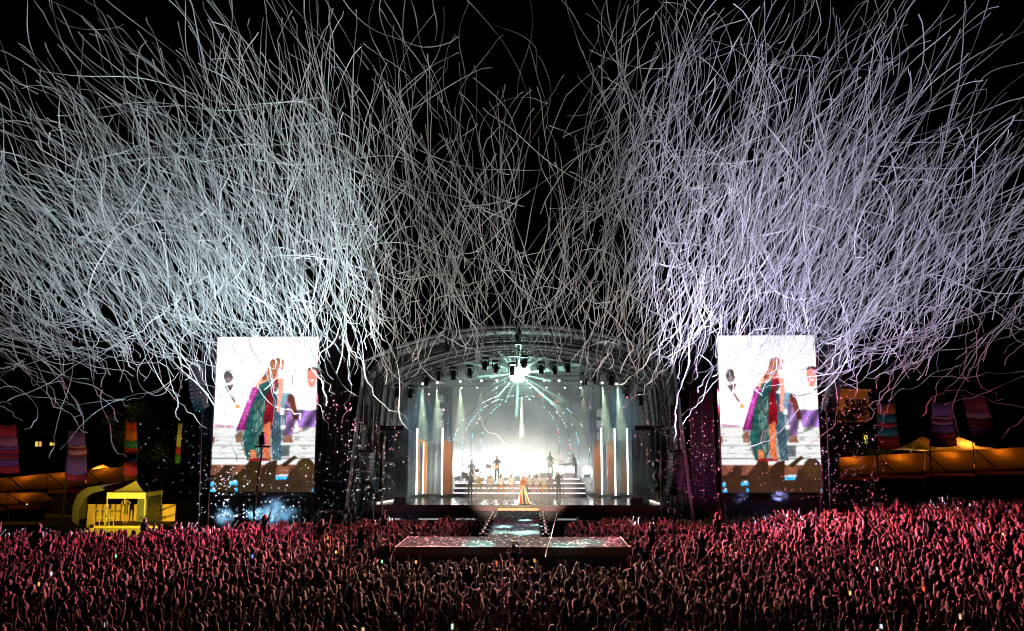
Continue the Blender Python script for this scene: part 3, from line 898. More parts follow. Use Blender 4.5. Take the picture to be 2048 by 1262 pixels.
line_array(1352, 905, 985, 51.2, -1, "short dark speaker stack in front of the right roof column")
spot("array_tint", (-24, 47, 2), (-20.6, 52, 10), 1500, (.8, .65, .9), 20, .6)
spot("array_tint", (24, 47, 2), (20, 52, 10), 1500, (.8, .65, .9), 20, .6)

# camera mast in front of the left screen
b0 = at(505, 1042, 47.5); b1 = at(525, 893, 47.5)
t = thing("camera_mast", "black remote camera on a thin mast in front of the left screen", "camera", (b0.x, 47.5, 0))
MB().tube([(b0.x, 47.5, 0), (b0.x + .08, 47.5, 2.5), tuple(b1)], [.09, .07, .05], 6).build("mast", M_BLACK, t)
MB().box(b1.x - .38, b1.x + .45, 47.35, 47.65, b1.z - .06, b1.z + .06).build("pan_bar", M_BLACK, t)
MB().obox((b1.x, 47.5, b1.z + .36), (.16, 0, .03), (0, .2, 0), (-.02, 0, .28)).build("camera_body", M_BLACK, t)
MB().lathe((b1.x + .02, 47.3, b1.z + .62), [(.05, 0), (.09, .05), (.08, .2)], 8, (.3, 0, 1)).build("camera_lens", M_BLACK, t)
for q in range(3):
    MB().tube([(b0.x, 47.5, .9), (b0.x + .7 * math.cos(q * 2.1), 47.5 + .7 * math.sin(q * 2.1), .02)], .03, 5).build("leg", M_BLACK, t)

# ------------------------------------------------------------------ people
KEYS = ['hair', 'skin', 'top', 'bot', 'shoe']
sm2 = MB().box(-5.6, 5.8, 61.9, 66.5, ZS + .02, 7.2).build("smoke_bank", smoke_mat("smoke_bank", .32, .85, -.4, 1.5, .1, ('z', .8, 4.4, 1.0, 0.0)), origin=(0, 64, ZS))
tag(sm2, "thick white smoke bank billowing up behind the band", "smoke", kind="stuff")
def skeleton(arms=('down', 'down'), lean=0.0, seated=False, fingers=False, longhair=False, sleeves=.5, headtilt=0.0, stride=0.0, bare_legs=False):
    V, E, T = [], [], []
    def v(p, r, t, parent=None):
        V.append((p, r if isinstance(r, tuple) else (r, r))); T.append(t)
        if parent is not None: E.append((parent, len(V) - 1))
        return len(V) - 1
    pz = .95
    def L(p):                                        # lean the upper body forward about the pelvis
        x, y, z = p
        d = z - pz
        return (x, y + math.sin(lean) * d, pz + math.cos(lean) * d)
    pel = v((0, 0, pz), (.155, .11), 'bot')
    wai = v(L((0, 0, 1.1)), (.13, .095), 'top', pel)
    che = v(L((0, 0, 1.27)), (.16, .115), 'top', wai)
    shb = v(L((0, -.005, 1.38)), (.12, .09), 'top', che)
    nek = v(L((0, .01, 1.475)), .052, 'skin', shb)
    hd0 = v(L((0, .03 + headtilt * .04, 1.56)), (.068, .08), 'head', nek)
    hd1 = v(L((0, .02 + headtilt * .07, 1.645)), (.078, .098), 'head', hd0)
    hd2 = v(L((0, .0 + headtilt * .08, 1.725)), (.055, .066), 'head', hd1)
    v(L((0, -.005 + headtilt * .08, 1.758)), (.022, .026), 'head', hd2)
    if fingers:
        v(L((0, .135 + headtilt * .07, 1.60)), .016, 'head', hd0)       # nose
    if longhair:
        h = v(L((0, -.075, 1.62)), (.08, .06), 'hair', hd1)
        h = v(L((0, -.10, 1.48)), (.085, .05), 'hair', h)
        v(L((0, -.105, 1.32)), (.06, .035), 'hair', h)
    for sx, a in ((-1, arms[0]), (1, arms[1])):
        sh = v(L((sx * .165, 0, 1.385)), .062, 'top', shb)
        P = {'down': ((.225, -.03, 1.12), (.235, .06, .88), (.23, .09, .80)),
             'up': ((.27, .07, 1.60), (.22, .10, 1.86), (.21, .12, 1.95)),
             'wide': ((.36, .05, 1.58), (.42, .08, 1.84), (.45, .09, 1.92)),
             'reach': ((.20, .20, 1.62), (.17, .38, 1.84), (.16, .44, 1.91)),
             'clap': ((.30, .10, 1.62), (.09, .16, 1.84), (.04, .18, 1.92)),
             'phone': ((.27, .18, 1.42), (.12, .32, 1.66), (.07, .34, 1.73)),
             'head': ((.36, .06, 1.50), (.17, .10, 1.66), (.09, .11, 1.70)),
             'play': ((.25, .02, 1.15), (.10, .24, 1.08), (.03, .27, 1.07)),
             'fret': ((.29, .05, 1.16), (.42, .26, 1.20), (.46, .29, 1.22)),
             'keys': ((.23, .08, 1.13), (.20, .36, 1.08), (.19, .44, 1.06)),
             'lap': ((.22, .05, 1.14), (.15, .28, 1.0), (.12, .34, .98)),
             'mic': ((.24, .10, 1.20), (.10, .20, 1.40), (.06, .21, 1.47))}[a]
        P = [(sx * x, y, z) for x, y, z in P]
        up = Vector(V[sh][0]).lerp(Vector(L(P[0])), sleeves)
        ms = v(tuple(up), .05, 'top', sh)
        el = v(L(P[0]), .040, 'skin' if sleeves < .95 else 'top', ms)
        wr = v(L(P[1]), .027, 'skin', el)
        ha = v(L(P[2]), (.036, .024), 'skin', wr)
        if fingers:
            w, h = Vector(V[wr][0]), Vector(V[ha][0])
            d = (h - w).normalized()
            s_ = d.cross(Vector((0, 1, .2))).normalized()
            n_ = s_.cross(d)
            for k, ln in enumerate((.075, .085, .08, .062)):
                o = (k - 1.5)
                f1 = v(tuple(h + d * .045 + s_ * o * .021), .0095, 'skin', ha)
                v(tuple(h + d * (.045 + ln * .75) + s_ * o * .028 + n_ * .02), .0075, 'skin', f1)
            v(tuple(h + s_ * -.062 * 1 + d * .02), .010, 'skin', wr)
    for sx in (-1, 1):
        if seated:
            hp = v((sx * .10, .06, .92), .088, 'bot', pel)
            kn = v((sx * .14, .44, .93), .062, 'bot', hp)
            an = v((sx * .13, .46, .52), .044, 'skin' if bare_legs else 'bot', kn)
            v((sx * .13, .60, .46), .038, 'shoe', an)
        else:
            hp = v((sx * .09, 0, .86), .088, 'bot', pel)
            kn = v((sx * (.10 + .02 * stride), .02 + sx * stride * .16, .48), .058, 'skin' if bare_legs else 'bot', hp)
            an = v((sx * (.10 + .05 * stride), sx * stride * .2, .09), .042, 'skin' if bare_legs else 'bot', kn)
            v((sx * (.11 + .05 * stride), .13 + sx * stride * .2, .035), .036, 'shoe', an)
    return V, E, T

def skin_mesh(V, E, T, sub):
    me = bpy.data.meshes.new("tmp")
    me.from_pydata([p for p, r in V], E, [])
    o = bpy.data.objects.new("tmp", me)
    COL.objects.link(o)
    md = o.modifiers.new("skin", 'SKIN')
    md.use_smooth_shade = True
    md.branch_smoothing = .3
    for i, (p, r) in enumerate(V):
        sv = me.skin_vertices[0].data[i]
        sv.radius = r
        sv.use_root = (i == 0)
    if sub:
        s = o.modifiers.new("sub", 'SUBSURF')
        s.levels = sub; s.render_levels = sub
    dg = bpy.context.evaluated_depsgraph_get()
    ev = o.evaluated_get(dg)
    m2 = ev.to_mesh()
    nv = len(m2.vertices)
    co = np.empty(nv * 3); m2.vertices.foreach_get("co", co); co = co.reshape(-1, 3)
    nl = len(m2.loops)
    lv = np.empty(nl, np.int32); m2.loops.foreach_get("vertex_index", lv)
    np_ = len(m2.polygons)
    ls = np.empty(np_, np.int32); m2.polygons.foreach_get("loop_start", ls)
    ev.to_mesh_clear()
    bpy.data.objects.remove(o); bpy.data.meshes.remove(me)
    # part of each vertex: nearest bone (by distance over radius)
    best = np.full(nv, 1e9); key = np.zeros(nv, np.int32)
    for a, b in E:
        A, B = np.array(V[a][0]), np.array(V[b][0])
        t = np.clip(((co - A) @ (B - A)) / max(1e-9, (B - A) @ (B - A)), 0, 1)
        d = np.linalg.norm(co - (A + t[:, None] * (B - A)), axis=1) / (np.mean(V[a][1]) * (1 - t) + np.mean(V[b][1]) * t)
        tb = np.where(t < .5, KI(T[a]), KI(T[b]))
        m = d < best
        best[m] = d[m]; key[m] = tb[m]
    hc = np.array(V[6][0]); hc0 = np.array(V[5][0])
    hd = key == 9
    front = (co[:, 1] - hc[1] > .012) & (co[:, 2] < hc[2] + .045)
    key[hd & front] = 1
    key[hd & ~front] = 0
    key[hd & (co[:, 2] < hc0[2] - .03)] = 1
    return dict(co=co, lv=lv, ls=ls, key=key)
def KI(t): return 9 if t == 'head' else KEYS.index(t)

M_PERSON = attr_mat("person", .7)
SKINS = [(.46, .27, .19), (.55, .34, .25), (.38, .21, .14), (.20, .11, .07), (.10, .055, .035), (.52, .31, .23)]
HAIRS = [((.03, .02, .015), 'dark'), ((.05, .03, .02), 'dark'), ((.14, .075, .035), 'brown'), ((.09, .05, .03), 'brown'), ((.42, .29, .13), 'fair'), ((.22, .08, .03), 'auburn'), ((.3, .28, .26), 'grey')]
TOPS = [((.02, .02, .022), 'black'), ((.02, .02, .022), 'black'), ((.03, .035, .06), 'navy'), ((.10, .10, .11), 'grey'), ((.62, .60, .58), 'white'), ((.62, .60, .58), 'white'), ((.35, .04, .04), 'red'),
        ((.06, .16, .40), 'blue'), ((.55, .36, .05), 'yellow'), ((.07, .22, .07), 'green'), ((.45, .18, .22), 'pink'), ((.26, .19, .12), 'tan')]
BOTS = [(.03, .04, .07), (.02, .02, .02), (.06, .08, .14), (.14, .12, .10)]

def colours(var, hair, skin, top, bot, shoe=(.03, .03, .03)):
    pal = np.array([hair, skin, top, bot, shoe])
    return pal[var['key']]

def person_mesh(name, co, var, col):
    me = bpy.data.meshes.new(name)
    me.vertices.add(len(co)); me.vertices.foreach_set("co", np.ascontiguousarray(co, np.float32).ravel())
    me.loops.add(len(var['lv'])); me.loops.foreach_set("vertex_index", var['lv'])
    me.polygons.add(len(var['ls'])); me.polygons.foreach_set("loop_start", var['ls'])
    me.polygons.foreach_set("use_smooth", np.ones(len(var['ls']), bool))
    me.update(calc_edges=True)
    a = me.color_attributes.new("Col", 'FLOAT_COLOR', 'POINT')
    c = np.ones((len(co), 4), np.float32); c[:, :3] = col
    a.data.foreach_set("color", c.ravel())
    me.materials.append(M_PERSON)
    return me

def place(co, s, rz):
    c, n = math.cos(rz), math.sin(rz)
    return (co * s) @ np.array([[c, n, 0], [-n, c, 0], [0, 0, 1]])

def person(label, loc, rz, var, cols, s=1.0, group=None, name="person", dz=0.0):
    co = place(var['co'] + np.array([0, 0, dz]), s, rz)
    me = person_mesh(name, co, var, colours(var, *cols))
    o = bpy.data.objects.new(name, me)
    COL.objects.link(o)
    o.location = loc
    ORG[o] = Vector(loc)
    return tag(o, label, "person", group)

# ---- performers (facing the audience = rotated by pi)
PI = math.pi
def V_(sub=1, **k): return skin_mesh(*skeleton(**k), sub)
WS = (.75, .68, .58)
# singer
p0 = at(1046, 1003, 52.6); p0.z = ZS
sg = person("singer in a long striped green and orange dress in the spotlight at the stage edge", p0, PI + .5,
            V_(2, arms=('mic', 'down'), lean=.16, fingers=True, longhair=True, sleeves=.05), ((.50, .20, .06), (.55, .30, .20), (.30, .12, .05), (.10, .20, .16), (.05, .03, .02)), .98)
d = MB()
NPL = 72
mlist = [mat("dress_teal", (.04, .15, .12), .3, .2), mat("dress_orange", (.75, .22, .04), .3, .2), mat("dress_crimson", (.45, .03, .05), .3, .2), mat("dress_cream", (.75, .62, .42), .3, .2)]
rings = [(1.12, .145, 0), (1.0, .175, 0), (.8, .21, .02), (.5, .26, .04), (.2, .32, .08), (.02, .38, .14)]
vs = []
for z, r, off in rings:
    for j in range(NPL):
        q = 2 * PI * j / NPL
        rr = r * (1 + (.10 * (1.12 - z)) * (1 if j % 2 else -1))
        vs.append((p0.x + rr * math.cos(q) + off * .7, p0.y + rr * math.sin(q) * .85, p0.z + z))
for i in range(len(rings) - 1):
    for j in range(NPL):
        d.add([vs[i * NPL + j], vs[i * NPL + (j + 1) % NPL], vs[(i + 1) * NPL + (j + 1) % NPL], vs[(i + 1) * NPL + j]], [(0, 1, 2, 3)], [0, 0, 3, 1, 2, 1, 0, 3, 2][(j // 2) % 9])
d.build("pleated_skirt", mlist, sg)
mc = p0 + Vector((-.05, -.27, 1.50))
tag(MB().tube([mc, mc + Vector((.02, -.02, -.17))], [.016, .011], 8).lathe(mc, [(.012, -.02), (.026, 0), (.026, .02), (.008, .04)], 8).build("microphone", M_BLACK), "handheld microphone in the singer's hand", "microphone")

# choir seated on the steps
vs_seat = [V_(1, arms=('lap', 'lap'), seated=True, fingers=True), V_(1, arms=('lap', 'lap'), seated=True, fingers=True, longhair=True), V_(1, arms=('down', 'lap'), seated=True, fingers=True)]
CH = [(958, (.30, .26, .10), (.20, .22, .06), "olive"), (980, (.62, .50, .40), (.26, .32, .16), "pale green"), (1001, WS, (.80, .26, .03), "bright orange"), (1022, WS, (.72, .36, .26), "peach"),
      (1059, WS, (.55, .28, .26), "dusty rose"), (1073, WS, (.62, .34, .30), "salmon"), (1087, WS, (.78, .42, .04), "amber"), (1102, (.30, .22, .18), (.16, .10, .09), "brown")]
for i, (px, tp_, bt, nm) in enumerate(CH):
    k = 1
    p = at(px, 975, 59.25); p.z = ZS + .30 * 2
    p.y = 59.62
    lab = f"seated choir singer with {nm} trousers on the riser steps, {ordn(i)} from the left"
    person(lab, p, PI + rng.uniform(-.15, .15), vs_seat[i % 3], (HAIRS[i % 4][0], SKINS[(i * 2) % 6], tp_, bt), 1.0, "choir seated on the steps", dz=-.84)
# standing singers in black with microphone stands
for i, px in enumerate((940, 1117)):
    p = at(px, 990, 58.3); p.z = ZS
    person(f"singer in black standing at the {'left' if i == 0 else 'right'} end of the seated choir", p, PI + (.3 if i else -.3), V_(1, arms=('mic', 'down'), fingers=True, sleeves=1, headtilt=.3),
           (HAIRS[0][0], SKINS[3 if i else 0], (.02, .02, .022), (.02, .02, .022)), 1.0, "singers in black")
    x = p.x + (.3 if i else -.25)
    s = thing("microphone_stand", f"thin microphone stand at the {'left' if i == 0 else 'right'} end of the choir", "microphone stand", (x, 57.9, ZS), "microphone stands")
    MB().lathe((x, 57.9, ZS + .003), [(.14, 0), (.14, .02), (.02, .03)], 10).build("base", M_BLACK, s)
    MB().tube([(x, 57.9, ZS + .02), (x, 57.9, ZS + 1.45)], .012, 6).build("pole", M_BLACK, s)
    MB().tube([(x, 57.9, ZS + 1.45), (x - .03, 57.98, ZS + 1.58)], [.016, .026], 6).build("microphone", M_BLACK, s)
# guitarist
def guitar(c, ang, body, label):
    c = Vector(c)
    t = thing("guitar", label, "guitar", c, "guitars on stage")
    ca, sa = math.cos(ang), math.sin(ang)
    def T(u, w): return (c.x + u * ca - w * sa, c.z + u * sa + w * ca)
    out = [(-.24, 0), (-.22, .12), (-.12, .165), (-.02, .11), (.06, .12), (.16, .13), (.19, .06), (.19, -.06), (.16, -.11), (.06, -.11), (-.02, -.11), (-.12, -.165), (-.22, -.12)]
    MB().prism([T(u, w) for u, w in out], c.y - .03, c.y + .03).build("body", body, t)
    MB().prism([T(.18, -.022), T(.72, -.018), T(.72, .018), T(.18, .022)], c.y - .045, c.y - .01).build("neck", M_WOOD, t)
    MB().prism([T(.72, -.03), T(.88, -.04), T(.88, .035), T(.72, .025)], c.y - .05, c.y - .02).build("headstock", M_BLACK, t)
p = at(994, 960, 60.9); p.z = ZP
person("guitarist in dark jacket standing on the riser left of centre", p, PI + .1, V_(1, arms=('fret', 'play'), fingers=True, sleeves=1, stride=.5), (HAIRS[2][0], SKINS[0], (.06, .06, .07), (.06, .08, .13)), 1.06)
guitar((p.x + .02, p.y - .24, p.z + 1.08), R_(14), mat("guitar_orange", (.62, .20, .05), .25), "orange electric guitar held by the guitarist on the riser")
# bassist
p = at(1101, 960, 61.9); p.z = ZP + .25
person("bass player in dark green shirt with arm along the neck, right of centre", p, PI - .2, V_(1, arms=('fret', 'play'), fingers=True, sleeves=1, stride=.4), (HAIRS[1][0], SKINS[3], (.05, .09, .08), (.04, .04, .05)), 1.04)
guitar((p.x + .05, p.y - .27, p.z + 1.06), R_(8), mat("bass_dark", (.05, .03, .03), .25), "dark bass guitar held by the bass player on the riser")
# keyboardist
p = at(1152, 962, 61.9); p.z = ZP + .25
person("keyboard player in black vest leaning over the keys at the right", p, PI / 2 + .4, V_(1, arms=('keys', 'keys'), fingers=True, sleeves=.8, lean=.3), (HAIRS[0][0], SKINS[0], (.025, .025, .03), (.03, .03, .05)), 1.0)
kb = at(1136, 958, 61.9)
t = thing("keyboard", "dark electronic keyboard on a crossed stand at the right of the riser", "keyboard", (kb.x, 61.9, ZP + .25))
MB().obox((kb.x, 61.9, ZP + 1.22), (.62, 0, .03), (0, .17, 0), (0, 0, .06)).build("body", M_BLACK, t)
MB().obox((kb.x + .02, 61.86, ZP + 1.288), (.56, 0, .028), (0, .1, 0), (0, 0, .006)).build("keys", mat("white_keys", (.7, .7, .68), .3), t)
for s_ in (-1, 1):
    MB().tube([(kb.x - s_ * .45, 61.8, ZP + .26), (kb.x + s_ * .4, 61.95, ZP + 1.14)], .02, 6).build("stand_leg", M_BLACK, t)
# drummer and kit
p = at(943, 955, 61.6); p.z = ZP
person("drummer in grey shirt seated behind the drum kit", p, PI, V_(1, arms=('keys', 'keys'), seated=True, fingers=True, sleeves=.6), (HAIRS[0][0], SKINS[2], (.10, .11, .11), (.03, .03, .04)), 1.05, dz=-.30)
t = thing("drum_stool", "round black stool under the drummer", "stool", (p.x, p.y, ZP))
MB().lathe((p.x, p.y + .02, ZP + .44), [(.17, 0), (.17, .07), (.1, .09)], 12).build("seat", M_BLACK, t)
MB().tube([(p.x, p.y + .02, ZP + .003), (p.x, p.y + .02, ZP + .44)], .025, 6).build("post", M_ALU, t)
k = thing("drum_kit", "drum kit with raised cymbals on the left of the riser", "drum kit", (p.x + .2, p.y - .75, ZP))
cx, cy_ = p.x + .25, p.y - .75
def drum(nm, c, r, h, ax=(0, 0, 1), m=M_SPK):
    o = MB().lathe(c, [(r * 1.02, 0), (r, .02), (r, h - .02), (r * 1.02, h)], 14, ax).build(nm, m, k)
    MB().lathe(Vector(c) + Vector(ax).normalized() * (h + .002), [(r * .94, 0), (r * .94, .006)], 14, ax).build("drumhead", mat("drumhead", (.6, .6, .58), .5), o)
MDR = mat("drum_shell", (.12, .05, .04), .25)
drum("bass_drum", (cx, cy_ + .25, ZP + .3), .29, .42, (0, -1, 0), MDR)
drum("tom", (cx - .22, cy_ + .1, ZP + .68), .16, .2, (.1, .2, 1), MDR)
drum("tom", (cx + .2, cy_ + .1, ZP + .68), .16, .2, (-.1, .2, 1), MDR)
drum("floor_tom", (cx - .68, cy_ + .2, ZP + .25), .22, .4, (0, 0, 1), MDR)
drum("snare", (cx + .5, cy_ + .45, ZP + .55), .18, .14, (0, 0, 1), M_ALU)
for x, y, z, tl in ((-.8, .1, 1.25, .25), (.75, .1, 1.3, -.25), (.35, -.1, 1.42, .1), (-.45, -.05, 1.45, .2), (.95, .4, .95, 0)):
    c = Vector((cx + x, cy_ + y, ZP + z))
    o = MB().tube([(c.x, c.y, ZP + .003), c], .013, 5).build("cymbal_stand", M_BLACK, k)
    MB().lathe(c, [(.24, 0), (.10, .02), (.04, .05), (.001, .055)], 14, (tl, .2, 1)).build("cymbal", mat("brass", (.6, .42, .15), .25, .9), o)
# percussion bar left and monitor beside the guitarist
c = at(977, 933, 60.6)
t = thing("keyboard_controller", "small dark box on a thin stand between drummer and guitarist", "instrument", (c.x, 60.6, ZP))
MB().obox((c.x, 60.6, c.z), (.2, 0, -.02), (0, .12, .03), (0, 0, .1)).build("box", mat("maroon_box", (.10, .03, .03), .4), t)
MB().tube([(c.x + .1, 60.6, ZP + .003), (c.x + .1, 60.6, c.z - .09)], .014, 6).build("stand", M_BLACK, t)

# monitors and boxes on the stage front
def wedge(px, py, w, h, Y, label):
    p = at(px, py, Y)
    t = thing("monitor_speaker", label, "speaker", (p.x, Y, ZS), "boxes on the stage front")
    MB().prism([(p.x - w, 0 + ZS + .002), (p.x + w, ZS + .002), (p.x + w * .97, ZS + h), (p.x - w * .97, ZS + h)], Y - .25, Y + .3).build("cabinet", M_SPKD, t)
    MB().box(p.x - w * .85, p.x + w * .85, Y - .262, Y - .252, ZS + .05, ZS + h - .06).build("grille", M_BLACK, t)
wedge(800, 1004, .36, .42, 52.4, "black monitor cabinet at the left front of the stage")
wedge(1273, 1004, .36, .42, 52.4, "black monitor cabinet at the right front of the stage")
# open flight-case / control desk silhouettes in the wings
for sx, side in ((-1, "left"), (1, "right")):
    for j in range(3):
        x = sx * (8.7 + .25 * j); y = 53.2 + j * 1.3
        t = thing("moving_head_tower", f"dark side-light tower in the {side} wing, {ordn(j)} from the front", "stage light", (x, y, ZS), "side-light towers")
        MB().box(x - .3, x + .3, y - .3, y + .3, ZS + .002, ZS + .3).build("base", M_FIX, t)
        MB().tube([(x, y, ZS + .3), (x, y, ZS + 2.6 + .4 * j)], .05, 6).build("mast", M_FIX, t)
        for q in range(3):
            z = ZS + .9 + q * .75
            MB().lathe((x - sx * .1, y, z), [(.12, 0), (.17, .1), (.16, .4)], 8, (-sx, -.4, 0)).build("lamp", M_FIX, t)
    t = thing("white_ramp", f"short white lit ramp at the {side} corner of the stage", "ramp", (sx * 9.0, 53.5, ZS))
    a = at(755 if sx < 0 else 1318, 1002, 52.6); b = at(790 if sx < 0 else 1300, 988, 55.0)
    MB().obox(((a.x + b.x) / 2, 53.8, ZS + .06), ((b.x - a.x) / 2, 1.2, 0), (sx * .04, 0, 0), (0, 0, .05)).build("lit_edge", emis("ramp_edge", (1, .85, .75), 1.2), t)
    MB().obox(((a.x + b.x) / 2 + sx * .5, 53.8, ZS + .04), ((b.x - a.x) / 2, 1.2, 0), (.4, 0, 0), (0, 0, .03)).build("ramp_board", M_FIX, t)

# ------------------------------------------------------------------ pit barriers and security
def barrier(x0, y0, x1, y1, label):
    a, b = Vector((x0, y0, 0)), Vector((x1, y1, 0))
    a.z = gz(x0, y0); b.z = gz(x1, y1)
    u = (b - a).normalized(); n = Vector((-u.y, u.x, 0))
    t = thing("crowd_barrier", label, "barrier", (a + b) / 2, "pit barriers")
    up = Vector((0, 0, 1))
    MB().tube([a + up * .03, a + up * 1.12, b + up * 1.12, b + up * .03], .025, 6).build("frame", M_DALU, t)
    MB().tube([a + up * .55, b + up * .55], .02, 5).build("rail", M_DALU, t)
    k = max(3, int((b - a).length / .16))
    for i in range(1, k):
        p = a.lerp(b, i / k)
        MB().tube([p + up * .05, p + up * 1.1], .009, 4).build("upright", M_DALU, t)
    for p in (a, b):
        MB().tube([p + n * .35 + up * .02, p - n * .35 + up * .02], .02, 5).build("foot", M_DALU, t)
segs = []
for i in range(4): segs.append((-5.6 + i * 2.8 + .05, 33.3, -2.8 + i * 2.8 - .05, 33.3, f"steel crowd barrier in front of the cross platform, {ordn(i)} from the left"))
for i in range(2):
    segs.append((-5.9, 33.6 + i * 2.4, -5.9, 35.9 + i * 2.4, f"steel barrier panel by the left end of the cross platform, {['nearer', 'farther'][i]} one"))
    segs.append((5.9, 33.6 + i * 2.4, 5.9, 35.9 + i * 2.4, f"steel barrier panel by the right end of the cross platform, {['nearer', 'farther'][i]} one"))
for i in range(4):
    segs.append((-2.6, 39.2 + i * 2.4, -2.6, 41.5 + i * 2.4, f"steel barrier beside the runway on its left, {ordn(i)} from the cross platform"))
    segs.append((2.6, 39.2 + i * 2.4, 2.6, 41.5 + i * 2.4, f"steel barrier beside the runway on its right, {ordn(i)} from the cross platform"))
for s in segs: barrier(*s)

for sx, side in ((-1, "left"), (1, "right")):
    x, y = sx * 6.15, 33.0  # pole invented to carry the added streamer lamps
    t = thing("added_lamp_pole", f"added black pole with two streamer lamps at the {side} end of the cross platform", "lamp", (x, y, gz(x, y)), "added lamp poles")
    MB().lathe((x, y, gz(x, y)), [(.3, 0), (.3, .04), (.05, .06)], 10).build("base", M_BLACK, t)
    MB().tube([(x, y, .05), (x, y, 3.55)], .035, 6).build("pole", M_BLACK, t)
    for q in (-.12, .12):
        MB().obox((x + q, y - .02, 3.66), (.09, 0, 0), (0, .07, .05), (0, -.05, .09)).build("lamp_head", M_FIX, t)
SEC = V_(1, arms=('phone', 'phone'), fingers=True, sleeves=.6)
SEC2 = V_(1, arms=('down', 'down'), fingers=True, sleeves=.6)
BLUE = (.02, .07, .30)
for px, py, Y, v_, lab in ((1027, 1100, 33.9, SEC, "steward in a blue shirt with raised hands before the cross platform"),
                           (1277, 1112, 34.2, SEC2, "steward in a dark blue shirt by the right end of the cross platform"),
                           (787, 1040, 49.8, SEC2, "steward in a blue shirt in the pit below the left stage front"),
                           (955, 1040, 48.2, SEC, "photographer with raised arms in the pit left of the runway")):
    p = at(px, py, Y); p.z = gz(p.x, Y)
    person(lab, p, rng.uniform(-.2, .2), v_, (HAIRS[1][0], SKINS[1], BLUE if 'blue' in lab else (.03, .03, .03), BOTS[1]), 1.08, "pit crew", dz=(.42 / 1.08 if Y < 34 else 0))
pb = at(1027, 1100, 33.9)
tag(MB().box(pb.x - .4, pb.x + .4, 33.6, 34.2, 0, .42).box(pb.x - .38, pb.x + .38, 33.58, 33.598, .05, .36).build("pit_step", M_BLACK), "black step box under the blue-shirted steward", "step box")

# ------------------------------------------------------------------ viewing platform with yellow gazebo
GY = 58.0
gl, gr_ = at(214, 1040, GY), at(287, 1040, GY)
gx0, gx1 = gl.x, gr_.x
zf = at(250, 1050, GY).z; ze = at(250, 997, GY).z; zv = at(250, 985, GY).z; zp_ = at(267, 961, GY + 1.2).z
gw = gx1 - gx0; gy1 = GY + gw
M_CAN = mat("white_canopy", (.74, .72, .60), .7, 0, .08, 3)
M_PLY = mat("plywood", (.60, .42, .20), .7, 0, .25, 4, .1)
ga = thing("gazebo", "pop-up gazebo lit yellow on the viewing platform left of the screen", "gazebo", ((gx0 + gx1) / 2, GY + gw / 2, zf))
apx = ((gx0 + gx1) / 2, GY + gw / 2, zp_)
cor = [(gx0 - .05, GY - .05), (gx1 + .05, GY - .05), (gx1 + .05, gy1), (gx0 - .05, gy1)]
for i in range(4):
    a, b = cor[i], cor[(i + 1) % 4]
    m = MB(); rows = []
    for k in range(6):
        t = k / 5
        zz = zv + (zp_ - zv) * (t ** 1.5)
        rows.append([(a[0] + (apx[0] - a[0]) * t, a[1] + (apx[1] - a[1]) * t, zz), (b[0] + (apx[0] - b[0]) * t, b[1] + (apx[1] - b[1]) * t, zz)])
    for k in range(5): m.add([rows[k][0], rows[k][1], rows[k + 1][1], rows[k + 1][0]], [(0, 1, 2, 3)])
    m.build("roof_panel", M_CAN, ga)
    dx, dy = (b[0] - a[0]) / gw, (b[1] - a[1]) / gw
    m = MB(); m.obox(((a[0] + b[0]) / 2 + dy * .01, (a[1] + b[1]) / 2 - dx * .01, (zv + ze) / 2), (dx * gw * .515, dy * gw * .515, 0), (dy * .008, -dx * .008, 0), (0, 0, (zv - ze) / 2)).build("valance", M_CAN, ga)
for x, y in cor:
    MB().tube([(x, y + .02, zf), (x, y + .02, zv)], .04, 5).build("leg", mat("gazebo_leg", (.7, .68, .6), .4), ga)
M_TARP = mat("grey_tarp", (.17, .20, .25), .4, 0, .5, 2.2, .5)
MB().box(gx0 + gw * .36, gx1 - .06, gy1 - .1, gy1 - .07, zf, ze + .1).build("side_wall", M_TARP, ga)
MB().box(gx1 + .08, gx1 + .1, GY + .15, gy1 - .2, zf, ze + .05).build("side_wall", M_TARP, ga)
pl = thing("viewing_platform", "raised plywood-sided platform with handrails under the gazebo", "platform", ((gx0 + gx1) / 2, GY, 0))
x_l, x_r = at(176, 1040, GY + 2.9).x, at(352, 1040, GY + 2.9).x
MB().box(gx0 - .6, gx1 + 1.2, GY - .5, gy1 + .2, zf - .15, zf - .003).build("deck", M_PLY, pl)
MB().box(gx0 - .6, gx1 + 1.2, GY - .45, GY - .40, -.2, zf - .16).build("skirt", mat("olive_skirt", (.2, .2, .08), .8), pl)
nb = 7
for i in range(nb):
    a, b = x_l + (x_r - x_l) * i / nb, x_l + (x_r - x_l) * (i + 1) / nb
    MB().box(a + .01, b - .01, gy1 + .25, gy1 + .3, -.2, at(300, 1008, GY + 3).z).build("ply_sheet", M_PLY, pl)
M_RAIL = mat("handrail", (.55, .5, .3), .4, .3)
for zz in (.55, 1.05):
    MB().tube([(gx0 - .6, GY - .5, zf + zz), (gx0 + .7, GY - .5, zf + zz)], .03, 5).build("handrail", M_RAIL, pl)
    MB().tube([(gx1 - .1, GY - .5, zf + zz - .6), (gx1 + 1.3, GY + .5, zf + zz)], .03, 5).build("handrail", M_BLACK, pl)
for x in (gx0 - .6, gx0 - .25, gx0 + .1, gx0 + .4, gx0 + .7):
    MB().tube([(x, GY - .5, zf - .1), (x, GY - .5, zf + 1.05)], .03, 5).build("baluster", M_RAIL, pl)
for i in range(3):
    MB().box(gx0 - 1.5 + i * .3, gx0 - 1.2 + i * .3, GY - .5, GY + .5, -.2, zf * (i + 1) / 4).build("stair_tread", M_PLY, pl)
p = at(250, 1048, GY + .6); p.z = zf
